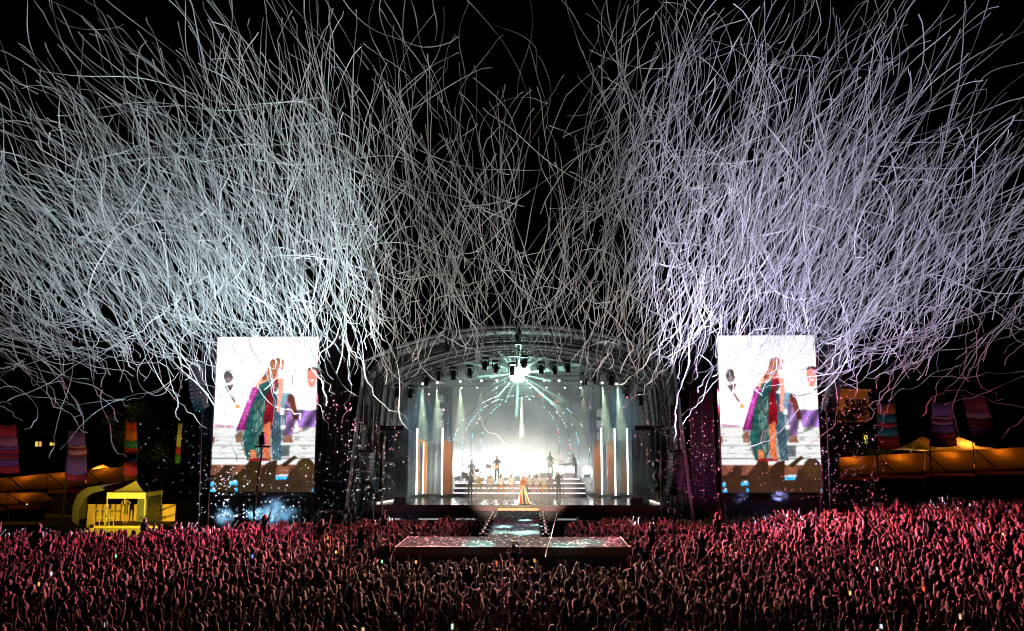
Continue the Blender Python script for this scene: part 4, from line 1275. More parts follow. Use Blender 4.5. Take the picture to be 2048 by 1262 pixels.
person("woman in a dark dress holding both hands to her head in the gazebo", p, PI, V_(1, arms=('head', 'head'), fingers=True, sleeves=.2, bare_legs=True), (HAIRS[2][0], SKINS[0], (.10, .10, .03), (.10, .10, .03)), .93)
lampp = (gx1 + 1.2, GY - 9.5, .75)
lp = thing("flood_lamp", "low floodlight on the grass lighting the gazebo", "lamp", (lampp[0], lampp[1], gz(lampp[0], lampp[1])))
MB().box(lampp[0] - .3, lampp[0] + .3, lampp[1] - .25, lampp[1] + .25, -.25, .08).build("foot", M_BLACK, lp)
MB().obox((lampp[0], lampp[1] - .1, .45), (.25, 0, 0), (0, .08, .04), (0, -.06, .2)).build("head", M_FIX, lp)
spot("gazebo_flood", Vector(lampp) + Vector((0, .2, 0)), ((gx0 + gx1) / 2 + .6, GY + 1, zf + 1.5), 8000, (1, .68, .05), 52, .7, .15)
# curved dark cable-arch beside the platform
t = thing("inflatable_arch", "dark grey curved tunnel cover behind the gazebo platform", "cover", (at(175, 1000, 64).x, 64, 0))
P = [at(152, 1040, 64), at(154, 1010, 64), at(163, 988, 64), at(180, 975, 64), at(205, 970, 64)]
m = MB()
for a, b in zip(P, P[1:]):
    m.add([(a.x, 63.4, a.z), (b.x, 63.4, b.z), (b.x, 66.5, b.z), (a.x, 66.5, a.z)], [(0, 1, 2, 3)])
    m.add([(a.x, 63.4, a.z), (b.x, 63.4, b.z), (b.x + .5, 63.45, b.z - .35), (a.x + .5, 63.45, a.z - .35)], [(0, 1, 2, 3)])
m.build("cover", mat("grey_cover", (.25, .25, .27), .7), t, smooth=True)

# ------------------------------------------------------------------ striped banners
def banner(px0, px1, y0, y1, Y, stripes, label, slant=0):
    a, b = at(px0, y1, Y), at(px1, y0, Y)
    t = thing("feather_banner", label, "banner", (a.x, Y, gz(a.x, Y)), "striped festival banners")
    n = len(stripes)
    w = b.x - a.x
    tot = sum(h for h, c in stripes)
    zz = b.z
    for i, (h, c) in enumerate(stripes):
        z1 = zz; z0 = zz - (b.z - a.z) * h / tot; zz = z0
        f1, f0 = (b.z - z1) / (b.z - a.z), (b.z - z0) / (b.z - a.z)
        m = MB(); nx = 8; vs = []
        for f, z in ((f1, z1 - .004), (f0, z0 + .004)):
            for k in range(nx + 1):
                u = k / nx
                x = a.x + slant * (1 - f) + w * (u if True else 0) * (.72 + .28 * f)
                vs.append((x, Y + .10 * math.sin(u * 5 + i), z - .12 * math.sin(u * PI)))
        m.add(vs, [(k, k + 1, nx + 2 + k, nx + 1 + k) for k in range(nx)])
        o = m.build("stripe", mat(f"cloth_{c[0]:.2f}_{c[1]:.2f}_{c[2]:.2f}", c, .85, 0, .2, 8), t, smooth=True)
        s = o.modifiers.new("s", 'SOLIDIFY'); s.thickness = .012
    MB().tube([(a.x - .05, Y + .06, gz(a.x, Y)), (a.x - .05 + slant * .1, Y + .06, a.z), (a.x - .05 + slant, Y + .06, b.z + .2)], [.05, .045, .03], 6).build("pole", M_BLACK, t)
RED, PUR, TEAL, ORG_, PNK, MAR = (.40, .03, .05), (.16, .08, .28), (.02, .18, .25), (.50, .12, .03), (.42, .18, .26), (.18, .02, .04)
banner(-12, 48, 848, 945, 72, [(2, RED), (1.5, PNK), (.6, PUR), (.5, RED), (.5, MAR), (.4, RED), (1.2, PUR), (1.2, RED)], "red and purple striped banner at the far left edge")
banner(131, 183, 860, 960, 70, [(2.4, PUR), (.4, PNK), (.3, MAR), (.8, PNK), (.3, MAR), (3, PUR), (1, RED)], "purple banner with pink stripes, second from the left")
banner(246, 282, 843, 950, 70, [(1, RED), (1.6, ORG_), (1, TEAL), (.9, RED), (1, TEAL), (2, RED)], "orange and teal striped banner left of the gazebo")
banner(346, 364, 845, 955, 66, [(3, (.40, .42, .36)), (1, RED), (1.5, (.05, .2, .08)), (1, TEAL), (.5, (.6, .6, .6))], "narrow grey banner with red and teal bands beside the left screen", .2)
banner(1755, 1796, 806, 896, 74, [(1.6, ORG_), (1.4, TEAL), (.7, RED), (1.4, TEAL), (2, RED)], "red and teal striped banner right of the right screen", .2)
banner(1860, 1906, 803, 892, 74, [(2, PUR), (.4, PNK), (.3, MAR), (.5, PNK), (1.2, PUR), (.8, RED), (1.2, ORG_)], "purple and pink striped banner before the pale tent peak", .5)
banner(1950, 2000, 790, 892, 76, [(2.5, MAR), (1, PNK), (1, MAR), (.5, RED), (.6, PUR), (.8, RED), (1.5, ORG_)], "dark red striped banner nearest the right edge", -.8)
for x, y, z, tx, tz, p, c in ((-40, 60, 1.5, -43, 7, 420, (1, .55, .6)), (-36, 64, 1, -37, 7, 110, (.9, .6, .8)), (-31, 63, 1.2, -32, 7, 120, (1, .6, .5)), (-26, 60, 1.2, -26.5, 7, 90, (.8, .9, .8)),
                        (30, 66, 1.5, 32, 9, 190, (1, .6, .5)), (36, 66, 1.5, 38, 9, 190, (1, .55, .6)), (42, 68, 1.5, 42, 10, 190, (1, .5, .5))):
    spot("banner_fill", (x, y, z), (tx, 73, tz), p * 3.4, c, 45, .7)  # added unseen uplights that brighten the banners

# ------------------------------------------------------------------ lit marquees
def fabric(name, col):
    m = bpy.data.materials.new(name); m.use_nodes = True
    n = m.node_tree; b = n.nodes["Principled BSDF"]
    b.inputs["Base Color"].default_value = (*col, 1); b.inputs["Roughness"].default_value = .8
    tr_ = n.nodes.new("ShaderNodeBsdfTranslucent"); tr_.inputs[0].default_value = (*[min(1, c * 1.4) for c in col], 1)
    nz = n.nodes.new("ShaderNodeTexNoise"); nz.inputs["Scale"].default_value = 3
    bp = n.nodes.new("ShaderNodeBump"); bp.inputs["Strength"].default_value = .3
    n.links.new(nz.outputs["Fac"], bp.inputs["Height"]); n.links.new(bp.outputs[0], b.inputs["Normal"])
    mx = n.nodes.new("ShaderNodeMixShader"); mx.inputs[0].default_value = .5
    n.links.new(b.outputs[0], mx.inputs[1]); n.links.new(tr_.outputs[0], mx.inputs[2])
    n.links.new(mx.outputs[0], n.nodes["Material Output"].inputs[0])
    return m
M_AMB = fabric("amber_canvas", (.50, .24, .06))
M_PALE = fabric("pale_canvas", (.62, .60, .42))
def marquee(pa, pb, ytop0, ytop1, yhem0, yhem1, Y, depth, nbay, label, power, flip=1):
    """roof slope facing the camera from hem (near) up to ridge (far)"""
    t0a, t0b = at(pa, yhem0, Y), at(pb, yhem1, Y)
    ra, rb = at(pa, ytop0, Y + depth), at(pb, ytop1, Y + depth)
    t = thing("marquee", label, "marquee", ((t0a.x + t0b.x) / 2, Y, 0), "lit food marquees")
    for i in range(nbay):
        f0, f1 = i / nbay, (i + 1) / nbay
        h0, h1 = t0a.lerp(t0b, f0), t0a.lerp(t0b, f1)
        r0, r1 = ra.lerp(rb, f0), ra.lerp(rb, f1)
        m = MB(); N = 6; vs = []
        for k in range(N + 1):
            s = k / N
            sag = -.05 * math.sin(s * PI)
            for q in range(N + 1):
                u = q / N
                e = .012 + .976 * u
                a_ = h0.lerp(h1, e); b_ = r0.lerp(r1, e)
                c = a_.lerp(b_, s)
                vs.append((c.x, c.y, c.z + sag - .03 * math.sin(u * PI)))
        m.add(vs, [(k * (N + 1) + q, k * (N + 1) + q + 1, (k + 1) * (N + 1) + q + 1, (k + 1) * (N + 1) + q) for k in range(N) for q in range(N)])
        m.build("roof_bay", M_AMB, t, smooth=True)
        # rear slope and valance
        MB().add([r0, r1, (r1.x, r1.y + depth, h1.z), (r0.x, r0.y + depth, h0.z)], [(0, 1, 2, 3)]).build("rear_slope", M_AMB, t)
        MB().box(h0.x + .03, h1.x - .03, Y - .02, Y, min(h0.z, h1.z) - .32, min(h0.z, h1.z) - .02).build("valance", M_AMB, t)
        MB().tube([(h0.x, Y - .05, 0), (h0.x, Y - .05, h0.z)], .06, 6).build("leg", M_BLACK, t)
        MB().box(h0.x + .05, h1.x - .05, Y + .3, Y + .36, 0, min(h0.z, h1.z) - .33).build("front_wall", M_FASCIA, t)
        m0 = h0.lerp(r0, .98) + Vector((0, -.12, .10)); m1 = h0.lerp(h1, .42) + Vector((0, -.12, .10))
        MB().tube([m0, m1], .05, 4).build("guy_rope", M_BLACK, t)
        MB().tube([h0 + Vector((0, -.06, .03)), h1 + Vector((0, -.06, .03))], .05, 5).build("hem_rail", mat("hem_rail", (.5, .3, .1), .5), t)
        c = h0.lerp(h1, .5).lerp(r0.lerp(r1, .5), .9)
        point("marquee_bulb", (c.x, c.y + .3, c.z - .75), power, (1, .42, .05), .15)
        MB().lathe((c.x, c.y + .3, c.z - .75), [(.02, .14), (.07, .08), (.07, -.06), (.02, -.1)][::-1], 8).build("bulb", emis("marquee_bulb", (1, .5, .1), 20), t)
    return t
marquee(1650, 2250, 916, 883, 953, 930, 80, 3.0, 6, "long amber-lit marquee roof on the right beyond the crowd", 75)
marquee(-60, 250, 962, 932, 990, 966, 72, 3.0, 4, "amber-lit marquee roof on the left behind the banners", 40)
marquee(-60, 88, 988, 984, 1012, 1006, 66, 1.5, 2, "low amber-lit stall roof at the far left edge", 22)
def pagoda(px, w, ypk, yev, Y, m_, power, label):
    c = at(px, ypk, Y); e = at(px, yev, Y)
    hw = w * Y / FPX / 2
    t = thing("pagoda_tent", label, "tent", (c.x, Y, 0), "pagoda tents")
    cc = [(c.x - hw, Y - hw), (c.x + hw, Y - hw), (c.x + hw, Y + hw), (c.x - hw, Y + hw)]
    for i in range(4):
        a, b = cc[i], cc[(i + 1) % 4]
        mm = MB(); rows = []
        for k in range(7):
            s = k / 6
            zz = e.z + (c.z - e.z) * (s ** 1.4)
            rows.append(((a[0] + (c.x - a[0]) * s, a[1] + (Y - a[1]) * s, zz), (b[0] + (c.x - b[0]) * s, b[1] + (Y - b[1]) * s, zz)))
        for k in range(6): mm.add([rows[k][0], rows[k][1], rows[k + 1][1], rows[k + 1][0]], [(0, 1, 2, 3)])
        mm.build("roof_panel", m_, t)
        MB().tube([(a[0], a[1], 0), (a[0], a[1], e.z)], .05, 5).build("leg", M_BLACK, t)
    MB().lathe((c.x, Y, c.z - .05), [(.06, 0), (.03, .2), (.01, .4)], 6).build("finial", M_ALU, t)
    point("tent_bulb", (c.x, Y - hw * .3, e.z - .1), power, (1, .62, .2), .15)
pagoda(1845, 90, 872, 900, 90, M_PALE, 420, "pale pagoda tent peak rising behind the right marquee")
pagoda(1918, 130, 874, 902, 88, M_AMB, 420, "amber pagoda tent peak behind the right marquee")
pagoda(204, 72, 929, 945, 78, M_AMB, 160, "small amber pagoda peak behind the left marquee")

# ------------------------------------------------------------------ buildings and trees beyond
def building(px0, px1, ytop, Y, m_, wins, label, roofbox=None):
    a, b = at(px0, ytop, Y), at(px1, ytop, Y)
    t = thing("building", label, "building", ((a.x + b.x) / 2, Y + 4, 0), "buildings beyond the site")
    MB().box(a.x, b.x, Y, Y + 8, 0, a.z).build("wall", m_, t)
    MB().box(a.x - .3, b.x + .3, Y - .3, Y + 8.3, a.z, a.z + .35).build("parapet", m_, t)
    if roofbox:
        q0, q1 = at(roofbox[0], roofbox[2], Y + 3), at(roofbox[1], roofbox[2], Y + 3)
        MB().box(q0.x, q1.x, Y + 3, Y + 6, a.z + .36, q0.z).build("roof_house", m_, t)
    for (wx0, wx1, wy0, wy1, lit) in wins:
        p, q = at(wx0, wy1, Y), at(wx1, wy0, Y)
        f = MB().box(p.x - .08, q.x + .08, Y - .06, Y - .003, p.z - .08, q.z + .08).build("window", M_BLACK, t)
        MB().box(p.x, q.x, Y - .075, Y - .063, p.z, q.z).build("pane", emis(f"window_{lit}", {1: (1, .75, .12), 2: (1, .45, .1), 3: (1, .85, .1)}[lit], .9) if lit else M_GLASS, f)
M_BRICK = mat("tan_brick", (.35, .24, .15), .85, 0, .2, 3)
building(1638, 1736, 783, 118, M_BRICK, [(1692 + i * 11, 1698 + i * 11, 800, 812, 0) for i in range(4)] + [(1652, 1660, 800, 812, 0), (1668, 1676, 800, 812, 0)], "tan block lit orange behind the right speaker array", (1660, 1700, 768))
a = at(1690, 800, 112)
spot("facade_flood", (a.x, 104, 5.5), (a.x - 2, 118, at(1690, 805, 118).z), 3800, (1, .33, .02), 75, .7)  # unseen orange flood lighting the building front
building(40, 118, 868, 110, mat("dark_brick", (.10, .06, .05), .9), [(71, 77, 883, 893, 1), (78, 84, 883, 893, 2), (100, 106, 885, 891, 1), (107, 110, 886, 891, 2)], "dark building with small lit windows behind the left banners")
building(1705, 1745, 850, 100, MATS["dark_brick"], [(1728, 1734, 868, 888, 3)], "dark hut with one tall yellow-lit window behind the confetti at right")
def tree(px, ybase, ytop, Y, wpx, label, seed, n=2600):
    r = random.Random(seed)
    top = at(px, ytop, Y); s_ = Y / FPX
    hw = wpx * s_ / 2
    H = top.z
    t = thing("tree", label, "tree", (top.x, Y, 0), "trees beyond the site")
    tk = MB().tube([(top.x, Y, 0), (top.x + .1, Y, H * .3), (top.x, Y, H * .7)], [.35, .27, .1], 7)
    for i in range(6):
        q = i * 1.05
        tk.tube([(top.x, Y, H * (.28 + .05 * i)), (top.x + hw * .6 * math.cos(q), Y + hw * .6 * math.sin(q), H * (.5 + .06 * i))], [.12, .03], 5)
    tk.build("trunk", mat("bark", (.06, .045, .03), .9), t)
    m = MB()
    cl = [(r.gauss(0, .42), r.gauss(0, .42), r.uniform(.32, .97)) for _ in range(34)]
    for i in range(n):
        c = r.choice(cl)
        wz = math.sin(min(1, c[2]) * PI * .9) + .25
        p = Vector((top.x + hw * (c[0] * wz + r.gauss(0, .13)), Y + hw * (c[1] * wz + r.gauss(0, .13)), H * (c[2] + r.gauss(0, .035))))
        u = Vector((r.gauss(0, 1), r.gauss(0, 1), r.gauss(0, 1))).normalized() * .16
        w = u.cross(Vector((r.gauss(0, 1), r.gauss(0, 1), r.gauss(0, 1)))).normalized() * .10
        m.add([p - u, p + w, p + u, p - w], [(0, 1, 2, 3)])
    o = m.build("crown", mat("foliage", (.05, .07, .025), .8, 0, .4, 3), t)
tree(1695, 960, 812, 96, 130, "dark leafy tree in front of the orange-lit building", 3)
tree(1745, 960, 835, 100, 80, "dark leafy tree right of the orange-lit building", 4)
tree(268, 960, 805, 86, 120, "dark leafy tree behind the orange and teal banner", 5)
tree(330, 960, 860, 92, 90, "dark leafy tree between the gazebo and the left screen", 6)
tree(1600, 960, 880, 100, 120, "dark leafy tree low behind the right screen", 8)

# ------------------------------------------------------------------ crowd
NEAR = []
for arms, lh in ((('up', 'up'), False), (('up', 'up'), True), (('wide', 'wide'), False), (('reach', 'down'), True), (('down', 'up'), False), (('clap', 'clap'), True),
                 (('phone', 'phone'), False), (('down', 'down'), True), (('down', 'down'), False), (('reach', 'reach'), False), (('head', 'head'), True), (('wide', 'down'), True)):
    NEAR.append((V_(1, arms=arms, fingers=True, longhair=lh, sleeves=rng.choice((.3, .5, .9)), headtilt=rng.uniform(-.3, .3), stride=rng.uniform(0, .4)), arms, lh))
FAR = []
for arms, lh in ((('up', 'up'), True), (('wide', 'wide'), False), (('reach', 'down'), True), (('down', 'up'), False), (('clap', 'clap'), True), (('phone', 'phone'), False),
                 (('down', 'down'), True), (('down', 'down'), False), (('reach', 'reach'), False), (('down', 'wide'), True)):
    FAR.append((V_(0, arms=arms, longhair=lh, sleeves=rng.choice((.3, .6)), headtilt=rng.uniform(-.3, .3)), arms, lh))
ARMW = [1.2, 1.0, .9, 1.2, 1.2, .8, 1.0, 5.2, 5.2, 1.2, .5, 1.2]
ARMWF = [1.1, 1.0, 1.3, 1.3, .8, 1.0, 5.2, 5.2, 1.3, 1.2]

def allowed(x, y):
    if abs(x) < 6.0 and 33.0 < y < 38.8: return False
    if abs(x) < 2.75 and 33.0 < y < 52: return False
    if x < -10 and y > 45.5 + .0 * x and y > 48.5 - .25 * (-x - 10): return False
    if -10 <= x < 0 and y > 49.6: return False
    if 0 <= x < 9.5 and y > 50.2: return False
    if x >= 9.5 and y > 51.2 and x < RXR + 1.8: return False
    if x >= RXR + 1.8 and y > 62: return False
    return True
spots = []
row = 0
y = 19.3
while y < 62.5:
    half = y * (1024 / FPX) * 1.2 + .8
    x = -half + rng.uniform(0, .4)
    pitch = .44 if y < 40 else .47
    while x < half:
        xx, yy = x + rng.uniform(-.13, .13), y + rng.uniform(-.14, .14)
        hole = math.sin(xx * .7 + 3) * math.sin(yy * .8 + xx * .23)
        if allowed(xx, yy) and rng.random() < (.93 if hole > -.55 else .6):
            spots.append((yy, xx, row))
        x += pitch * rng.uniform(.85, 1.25)
    y += .48 if y < 40 else .52
    row += 1
vis = []
for yy, xx, rw_ in spots:
    u, v = project((xx, yy, gz(xx, yy) + 1.68))
    if -230 < u < 2280 and v < 1300: vis.append((yy, xx, rw_, u, v))
inframe = sorted([s for s in vis if s[4] < 1258 and 0 < s[3] < 2048])
near = set(inframe[:300])
rows = sorted({s[2] for s in near})
ROWN = {r: (["nearest", "second nearest", "third nearest"][i] if i < 3 else f"{ordn(i)} nearest") for i, r in enumerate(rows)}
POSE = {('up', 'up'): "both arms raised", ('wide', 'wide'): "arms spread high", ('reach', 'down'): "left arm reaching forward", ('down', 'up'): "right arm raised", ('clap', 'clap'): "hands clapping overhead",
        ('phone', 'phone'): "hands lifted before the face", ('down', 'down'): "arms lowered", ('reach', 'reach'): "both arms reaching forward", ('head', 'head'): "hands on head", ('wide', 'down'): "left arm held wide", ('down', 'wide'): "right arm held wide"}
byrow = {}
for s in near: byrow.setdefault(s[2], []).append(s)
PHONES = []
for r in rows:
    for i, (yy, xx, rw_, u, v) in enumerate(sorted(byrow[r], key=lambda s: s[3])):
        var, arms, lh = rng.choices(NEAR, ARMW)[0]
        hc, hn = rng.choice(HAIRS); tc_, tn = rng.choice(TOPS)
        sk = rng.choice(SKINS)
        s_ = rng.uniform(.86, 1.06)
        cols = (hc, sk, tc_, rng.choice(BOTS))
        z = gz(xx, yy)
        rz = rng.gauss(-math.atan2(-xx, 52 - yy) * -1, .3)
        person(f"{'long ' if lh else ''}{hn}-haired fan, {tn} top, {POSE[arms]}, {ordn(i)} from left in {ROWN[r]} row", (xx, yy, z), rz, var, cols, s_, "fans in the nearest crowd rows")
        if arms == ('phone', 'phone') and len(PHONES) < 14 and rng.random() < .6:
            PHONES.append((xx, yy, z, s_, rz, r, i))
for j, (xx, yy, z, s_, rz, r, i) in enumerate(PHONES):
    q = Matrix.Rotation(rz, 3, 'Z')
    c = Vector((xx, yy, z)) + q @ Vector((0, .345, 1.76)) * s_
    ax, ay, az = q @ Vector((.037, 0, 0)), q @ Vector((0, .005, 0)), Vector((0, 0, .075))
    t = thing("smartphone", f"glowing phone held up by the fan {ordn(i)} from left in {ROWN[r]} row", "phone", c, "phones held up in the crowd")
    MB().obox(c, ax, ay, az).build("case", M_BLACK, t)
    MB().obox(c - (q @ Vector((0, .0075, 0))), ax * .92, ay * .3, az * .94).build("display", emis(["phone_a", "phone_b", "phone_c"][j % 3], [(.8, .9, 1), (1, .6, .35), (.7, 1, .8)][j % 3], .9), t)
GL = [((.15, .4, 1), "blue"), ((1, .42, .08), "orange"), ((1, .12, .04), "red"), ((.3, 1, .55), "green"), ((.85, .95, 1), "white"), ((1, .8, .2), "yellow")]
for px, py, ci, where in ((505, 1112, 0, "below the left screen's middle"), (656, 1076, 1, "left of the runway near the pit"), (613, 1079, 2, "under the left screen's right foot"), (672, 1104, 5, "halfway between left screen and cross platform"),
                          (764, 1123, 3, "beside the left end of the cross platform"), (832, 1124, 1, "in front of the cross platform's left part"), (993, 1125, 2, "just left of the blue-shirted steward"), (1069, 1121, 1, "just right of the blue-shirted steward"),
                          (1847, 1178, 2, "in the right part of the crowd, lower down"), (1958, 1050, 0, "in the far right crowd below the marquee"), (2006, 1068, 5, "near the right edge of the far crowd"), (78, 1168, 1, "near the left edge of the crowd"),
                          (232, 1112, 3, "in the crowd below the yellow gazebo"), (1754, 1138, 4, "in the crowd right of the right screen"), (1700, 1186, 5, "in the lower right crowd under the right screen"), (103, 1147, 4, "in the left crowd close to the edge")):
    dv = Fv * FPX + Rv * (px - 1024) + Uv * (631 - py)
    c = CAM + dv * ((1.98 - CAM.z) / dv.z)
    for _ in range(4): c = CAM + dv * ((1.98 + gz(c.x, c.y) - CAM.z) / dv.z)
    gc, gn = GL[ci]
    t = thing("smartphone", f"small {gn} light held up {where}", "phone", c, "lights held up in the crowd")
    MB().box(c.x - .033, c.x + .033, c.y - .006, c.y + .006, c.z - .06, c.z + .06).build("case", M_BLACK, t)
    MB().box(c.x - .03, c.x + .03, c.y - .011, c.y - .008, c.z - .056, c.z + .056).build("display", emis("glow_" + gn, gc, 1.3), t)
# everyone farther away: one mass
cos, cols, lvs, lss = [], [], [], []
nvv = nll = 0
for yy, xx, rw_, u, v in vis:
    if (yy, xx, rw_, u, v) in near: continue
    var, arms, lh = rng.choices(FAR, ARMWF)[0]
    s_ = rng.uniform(.86, 1.06)
    if rng.random() < .012 and yy > 36: s_ *= 1.0; lift = .75                     # on someone's shoulders
    else: lift = 0
    rz = rng.gauss(math.atan2(-xx, 56 - yy) * -.6, .35)
    co = place(var['co'], s_, rz) + np.array([xx, yy, gz(xx, yy) + lift])
    tc_ = np.array(rng.choice(TOPS)[0]) * rng.uniform(.7, 1.2)
    cc = colours(var, rng.choice(HAIRS)[0], rng.choice(SKINS), tuple(tc_), rng.choice(BOTS))
    cos.append(co); cols.append(cc)
    lvs.append(var['lv'] + nvv); lss.append(var['ls'] + nll)
    nvv += len(co); nll += len(var['lv'])
print("crowd", len(vis), "far verts", nvv)
me = person_mesh("crowd", np.concatenate(cos), dict(lv=np.concatenate(lvs), ls=np.concatenate(lss)), np.concatenate(cols))
o = bpy.data.objects.new("crowd", me); COL.objects.link(o)
tag(o, "dense mass of festival-goers with raised arms filling the field to the stage", "crowd", kind="stuff")

# ------------------------------------------------------------------ streamers
DX = np.linspace(0, 2048, 9)
DM = np.array([
    [.004, .03, .05, .035, .012, .06, .07, .02, .005],
    [.02, .07, .11, .06, .018, .12, .15, .05, .01],
    [.06, .17, .26, .14, .035, .22, .34, .18, .03],
    [.18, .38, .54, .32, .09, .38, .64, .46, .10],
    [.40, .70, .92, .56, .17, .58, .96, .82, .26],
    [.62, .95, 1.1, .72, .24, .70, 1.1, 1.0, .36],
    [.60, .88, 1.05, .62, .30, .58, 1.05, .84, .26],
    [.24, .26, .10, .10, .05, .10, .10, .26, .07],
    [.07, .03, .006, .008, .004, .006, .006, .025, .03],
    [0, 0, 0, 0, 0, 0, 0, 0, 0]])
def dens(px, py):
    fx = min(7.999, max(0, px / 256)); fy = min(8.999, max(0, py / 100))
    i, j = int(fx), int(fy); a, b = fx - i, fy - j
    return (DM[j, i] * (1 - a) + DM[j, i + 1] * a) * (1 - b) + (DM[j + 1, i] * (1 - a) + DM[j + 1, i + 1] * a) * b
LEANX = [-200, 0, 300, 560, 800, 1024, 1250, 1500, 1750, 2048, 2250]
LEANA = [-48, -44, -34, -20, -7, 0, 9, 20, 30, 42, 46]
def strand():
    while True:
        px, py = rng.uniform(-120, 2170), rng.uniform(-40, 860)
        if rng.random() * 1.1 < dens(px, py): break
    Y = rng.triangular(33, 50, 43)
    lean = np.interp(px, LEANX, LEANA) + rng.gauss(0, 10 + 14 * math.exp(-((px - 1024) / 260) ** 2))
    if py > 640 and abs(px - 1024) > 520: lean *= rng.uniform(1.1, 2.1)
    odd = rng.random() < .035
    if odd: lean += rng.choice((-1, 1)) * rng.uniform(45, 80)
    lpx = rng.triangular(110, 600, 230) * (1.15 if py < 350 else .72 if py > 560 else 1)
    s_ = FPX / Y
    L = lpx / s_
    M = at(px, py, Y)
    n = 22
    a = R_(lean)
    curv = rng.gauss(0, .27) / L * 2.2
    if rng.random() < .15: curv *= 3.4
    dy = rng.uniform(-.30, .22)
    ph, ph2 = rng.uniform(0, 6.28), rng.uniform(0, 6.28)
    low = sstep(380, 660, py)
    pts = []
    p = Vector((0, 0, 0))
    step = L / n
    ang = a - curv * L / 2
    wob = rng.uniform(.05, .34); wf = rng.uniform(4, 13)
    kinks = [rng.randrange(2, n) for _ in range(rng.choice((0, 0, 1, 1, 2)))]
    for i in range(n + 1):
        if i in kinks: ang += rng.gauss(0, .26)
        pts.append(p.copy())
        f = i / n                                      # 0 = tail (low), 1 = head (top)
        crin = (.50 * low + .07) * max(0, 1 - f / .5)
        hd_ = max(0, f - .88) * 5 * rng.uniform(-1, 1)
        ang2 = ang + curv * L * f + wob * math.sin(ph + f * wf) + crin * rng.gauss(0, .85) + hd_
        p = p + Vector((math.sin(ang2), dy + .10 * math.sin(ph2 + f * 4), math.cos(ang2))) * step
    c = pts[n // 2]
    pts = [M + (q - c) for q in pts]
    return pts, lpx, px, py, lean
HW, HT = .0175, .0075
def strand_mesh(pts):
    tw = rng.uniform(0, 6.28); rate = rng.choice((-1, 1)) * rng.uniform(.6, 3.0)
    vs = []
    n = len(pts)
    w = rng.choice((.7, .85, 1.0, 1.0, 1.25))
    for i, p in enumerate(pts):
        t = (pts[min(i + 1, n - 1)] - pts[max(i - 1, 0)]).normalized()
        u = t.cross(Vector((0, 1, 0)))
        u = u.normalized() if u.length > .05 else Vector((1, 0, 0))
        k = t.cross(u)
        q = tw + rate * i * .15
        e = 1.35 if i == n - 1 else 1
        d1 = (u * math.cos(q) + k * math.sin(q)) * HW * w * e; d2 = (k * math.cos(q) - u * math.sin(q)) * HT * w * e
        vs += [p + d1, p + d2, p - d1, p - d2]
    fs = []
    for i in range(n - 1):
        for j in range(4):
            fs.append((i * 4 + j, i * 4 + (j + 1) % 4, (i + 1) * 4 + (j + 1) % 4, (i + 1) * 4 + j))
    fs += [(0, 1, 2, 3), ((n - 1) * 4 + 3, (n - 1) * 4 + 2, (n - 1) * 4 + 1, (n - 1) * 4)]
    return vs, fs
def paper(name):
    m = bpy.data.materials.new(name); m.use_nodes = True
    n = m.node_tree; b = n.nodes["Principled BSDF"]
    b.inputs["Base Color"].default_value = (.80, .79, .77, 1); b.inputs["Roughness"].default_value = .5
    tr_ = n.nodes.new("ShaderNodeBsdfTranslucent"); tr_.inputs[0].default_value = (.75, .74, .72, 1)
    mx = n.nodes.new("ShaderNodeMixShader"); mx.inputs[0].default_value = .35
    n.links.new(b.outputs[0], mx.inputs[1]); n.links.new(tr_.outputs[0], mx.inputs[2])
    n.links.new(mx.outputs[0], n.nodes["Material Output"].inputs[0])
    return m
M_PAPER = paper("white_paper")
NSTR = 2700
ST = [strand() for _ in range(NSTR)]
def showing(s):
    us = [project(p) for p in s[0][::3]]
    k = sum(1 for u, v in us if 0 <= u <= 2048 and 0 <= v <= 1262) / len(us)
    return s[1] * k
order = sorted(range(NSTR), key=lambda i: -showing(ST[i]))
solo = order[:300]
XB = [(180, "at the left edge"), (420, "above the left banners"), (640, "above the left screen"), (860, "over the left side of the roof"), (1200, "above the stage roof's crown"),
      (1420, "over the right side of the roof"), (1650, "above the right screen"), (1860, "above the right marquee"), (9999, "at the right edge")]
YB_ = [(170, "topmost sky"), (300, "upper sky"), (430, "mid sky"), (560, "lower sky"), (9999, "lowest strands")]
cells = {}
for i in solo:
    _, lpx, px, py, lean = ST[i]
    cx_ = next(t for b, t in XB if px < b); cyy = next(t for b, t in YB_ if py < b)
    cells.setdefault((cx_, cyy), []).append(i)
for (a, b), ids in cells.items():
    for k, i in enumerate(sorted(ids, key=lambda i: ST[i][2])):
        pts, lpx, px, py, lean = ST[i]
        lw = "leaning left" if lean < -12 else "leaning right" if lean > 12 else "upright"
        if abs(lean) > 60: lw = "nearly level"
        m = MB(); vs, fs = strand_mesh(pts); m.add(vs, fs)
        o = m.build("paper_streamer", M_PAPER)
        tag(o, f"long streamer {lw}, {ordn(k)} from left, {b} {a}", "streamer", "white streamers in the air")
m = MB()
for i in order[300:]:
    vs, fs = strand_mesh(ST[i][0]); m.add(vs, fs)
o = m.build("streamers", M_PAPER, origin=(0, 0, 0))
tag(o, "tangle of shorter white paper streamers filling the night sky", "streamers", kind="stuff")
# the one streamer hanging down over the runway
P = [at(1138, 996, 47), at(1128, 1012, 44), at(1114, 1026, 41), at(1108, 1050, 38), at(1102, 1075, 35.5), at(1093, 1100, 34), at(1091, 1114, 33.6)]
m = MB(); vs, fs = strand_mesh(P); m.add(vs, fs)
tag(m.build("paper_streamer", M_PAPER, smooth=True), "single white streamer falling across the right arm of the cross platform", "streamer", "white streamers in the air")

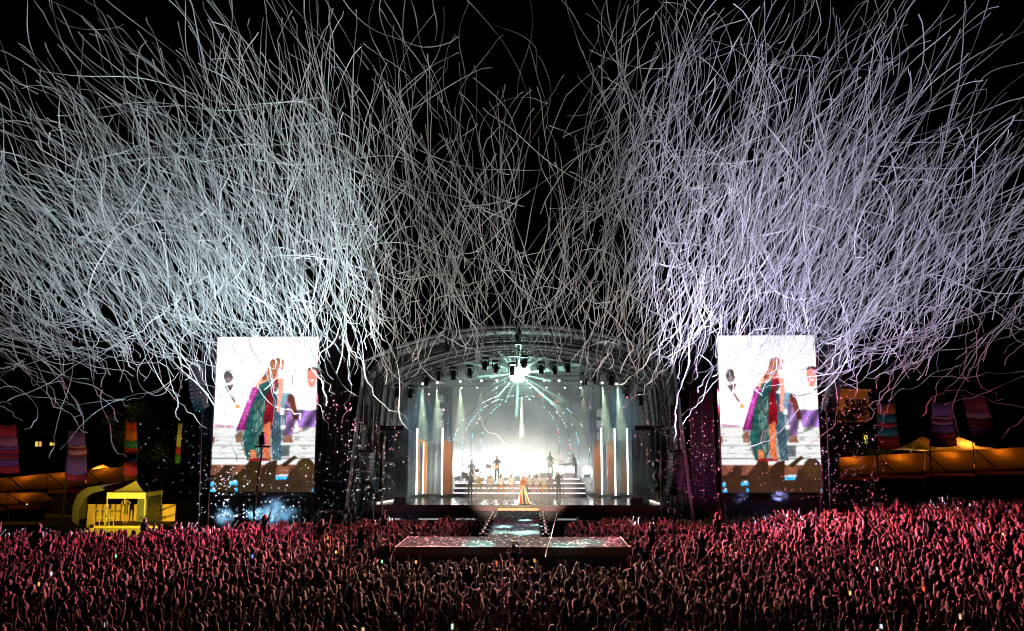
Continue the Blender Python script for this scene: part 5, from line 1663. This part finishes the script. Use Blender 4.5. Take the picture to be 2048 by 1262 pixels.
# ------------------------------------------------------------------ confetti
m = MB()
def bit(p, s_):
    u = Vector((rng.gauss(0, 1), rng.gauss(0, 1), rng.gauss(0, 1))).normalized()
    w = u.cross(Vector((rng.gauss(0, 1), rng.gauss(0, 1), rng.gauss(0, 1)))).normalized()
    m.add([p - u * s_ * 1.4 - w * s_, p + u * s_ * 1.4 - w * s_, p + u * s_ * 1.4 + w * s_, p - u * s_ * 1.4 + w * s_], [(0, 1, 2, 3)])
def cloud(x0, x1, y0, y1, n, Ya=46, Yb=51, bias=1):
    for _ in range(n):
        px = rng.uniform(x0, x1); py = y1 - (y1 - y0) * (rng.random() ** bias)
        bit(at(px, py, rng.uniform(Ya, Yb)), rng.uniform(.012, .027))
cloud(395, 720, 770, 1035, 620, bias=1.5)
cloud(690, 790, 840, 1000, 260)
cloud(790, 900, 760, 975, 60)
cloud(275, 400, 845, 985, 150, 48, 54)
cloud(1290, 1440, 820, 1005, 330)
cloud(1640, 1775, 780, 1010, 420, bias=1.3)
cloud(1440, 1640, 800, 1000, 110)
cloud(1150, 1300, 780, 980, 80)
cloud(430, 470, 900, 1035, 60)
o = m.build("confetti", M_PAPER, origin=(0, 0, 0))
tag(o, "white paper confetti flakes fluttering around the screens and stage sides", "confetti", kind="stuff")
m = MB()
for _ in range(1500):
    x, y = rng.uniform(-9.2, 9.2), rng.uniform(52.1, 58.5)
    q = rng.uniform(0, PI); s_ = rng.uniform(.02, .045)
    u, w = Vector((math.cos(q), math.sin(q), .0)) * s_ * 1.4, Vector((-math.sin(q), math.cos(q), 0)) * s_
    p = Vector((x, y, ZS + rng.uniform(.004, .02)))
    m.add([p - u - w, p + u - w, p + u + w, p - u + w], [(0, 1, 2, 3)])
for _ in range(700):
    x, y = (rng.uniform(-4.5, 4.5), rng.uniform(34.6, 37.9)) if rng.random() < .6 else (rng.uniform(-1.1, 1.1), rng.uniform(38, 51))
    q = rng.uniform(0, PI); s_ = rng.uniform(.015, .04)
    u, w = Vector((math.cos(q), math.sin(q), .0)) * s_ * 1.4, Vector((-math.sin(q), math.cos(q), 0)) * s_
    p = Vector((x, y, ZT + rng.uniform(.008, .025)))
    m.add([p - u - w, p + u - w, p + u + w, p - u + w], [(0, 1, 2, 3)])
tag(m.build("fallen_confetti", M_PAPER, origin=(0, 0, 0)), "fallen confetti scattered over the stage deck and runway", "confetti", kind="stuff")

# ------------------------------------------------------------------ smoke puffs from the cannons in the pit
M_PUFF = smoke_mat("puff", .22, 1.8, -.5, 1.5, 0, ('b', .2, .9), (.55, .80, 1))
M_PUFF.node_tree.nodes  # noise cut below zero leaves gaps
for j, (px, py, Y, w, h, lab) in enumerate(((447, 1033, 49.5, .75, .7, "small smoke puff left of the camera mast"), (512, 1027, 49.5, .8, .5, "low smoke puff beside the camera mast"),
                                  (548, 1022, 49.5, .9, 1.0, "tallest blue smoke puff below the left screen"), (577, 1028, 49.5, .9, .6, "wide smoke puff right of the tallest one"),
                                  (640, 1034, 49.5, .7, .5, "faint smoke puff at the inner foot of the left screen"), (742, 1010, 50.8, 1.0, .55, "grey smoke wisp at the left corner of the stage"),
                                  (1325, 1004, 50.8, .9, .6, "grey smoke wisp at the right corner of the stage"), (1478, 996, 50.5, .6, .5, "pink smoke puff below the left part of the right screen"),
                                  (1560, 992, 50.5, .55, .4, "pink smoke puff below the middle of the right screen"))):
    p = at(px, py, Y)
    b = MB().lathe((0, 0, 0), [(.01, -1), (.55, -.85), (.9, -.45), (1, 0), (.9, .45), (.55, .85), (.01, 1)], 12)
    o = b.build("smoke_puff", M_PUFF, origin=(0, 0, 0))
    o.location = p; o.scale = (w, .7, h)
    tag(o, lab, "smoke", "cannon smoke puffs", "stuff")
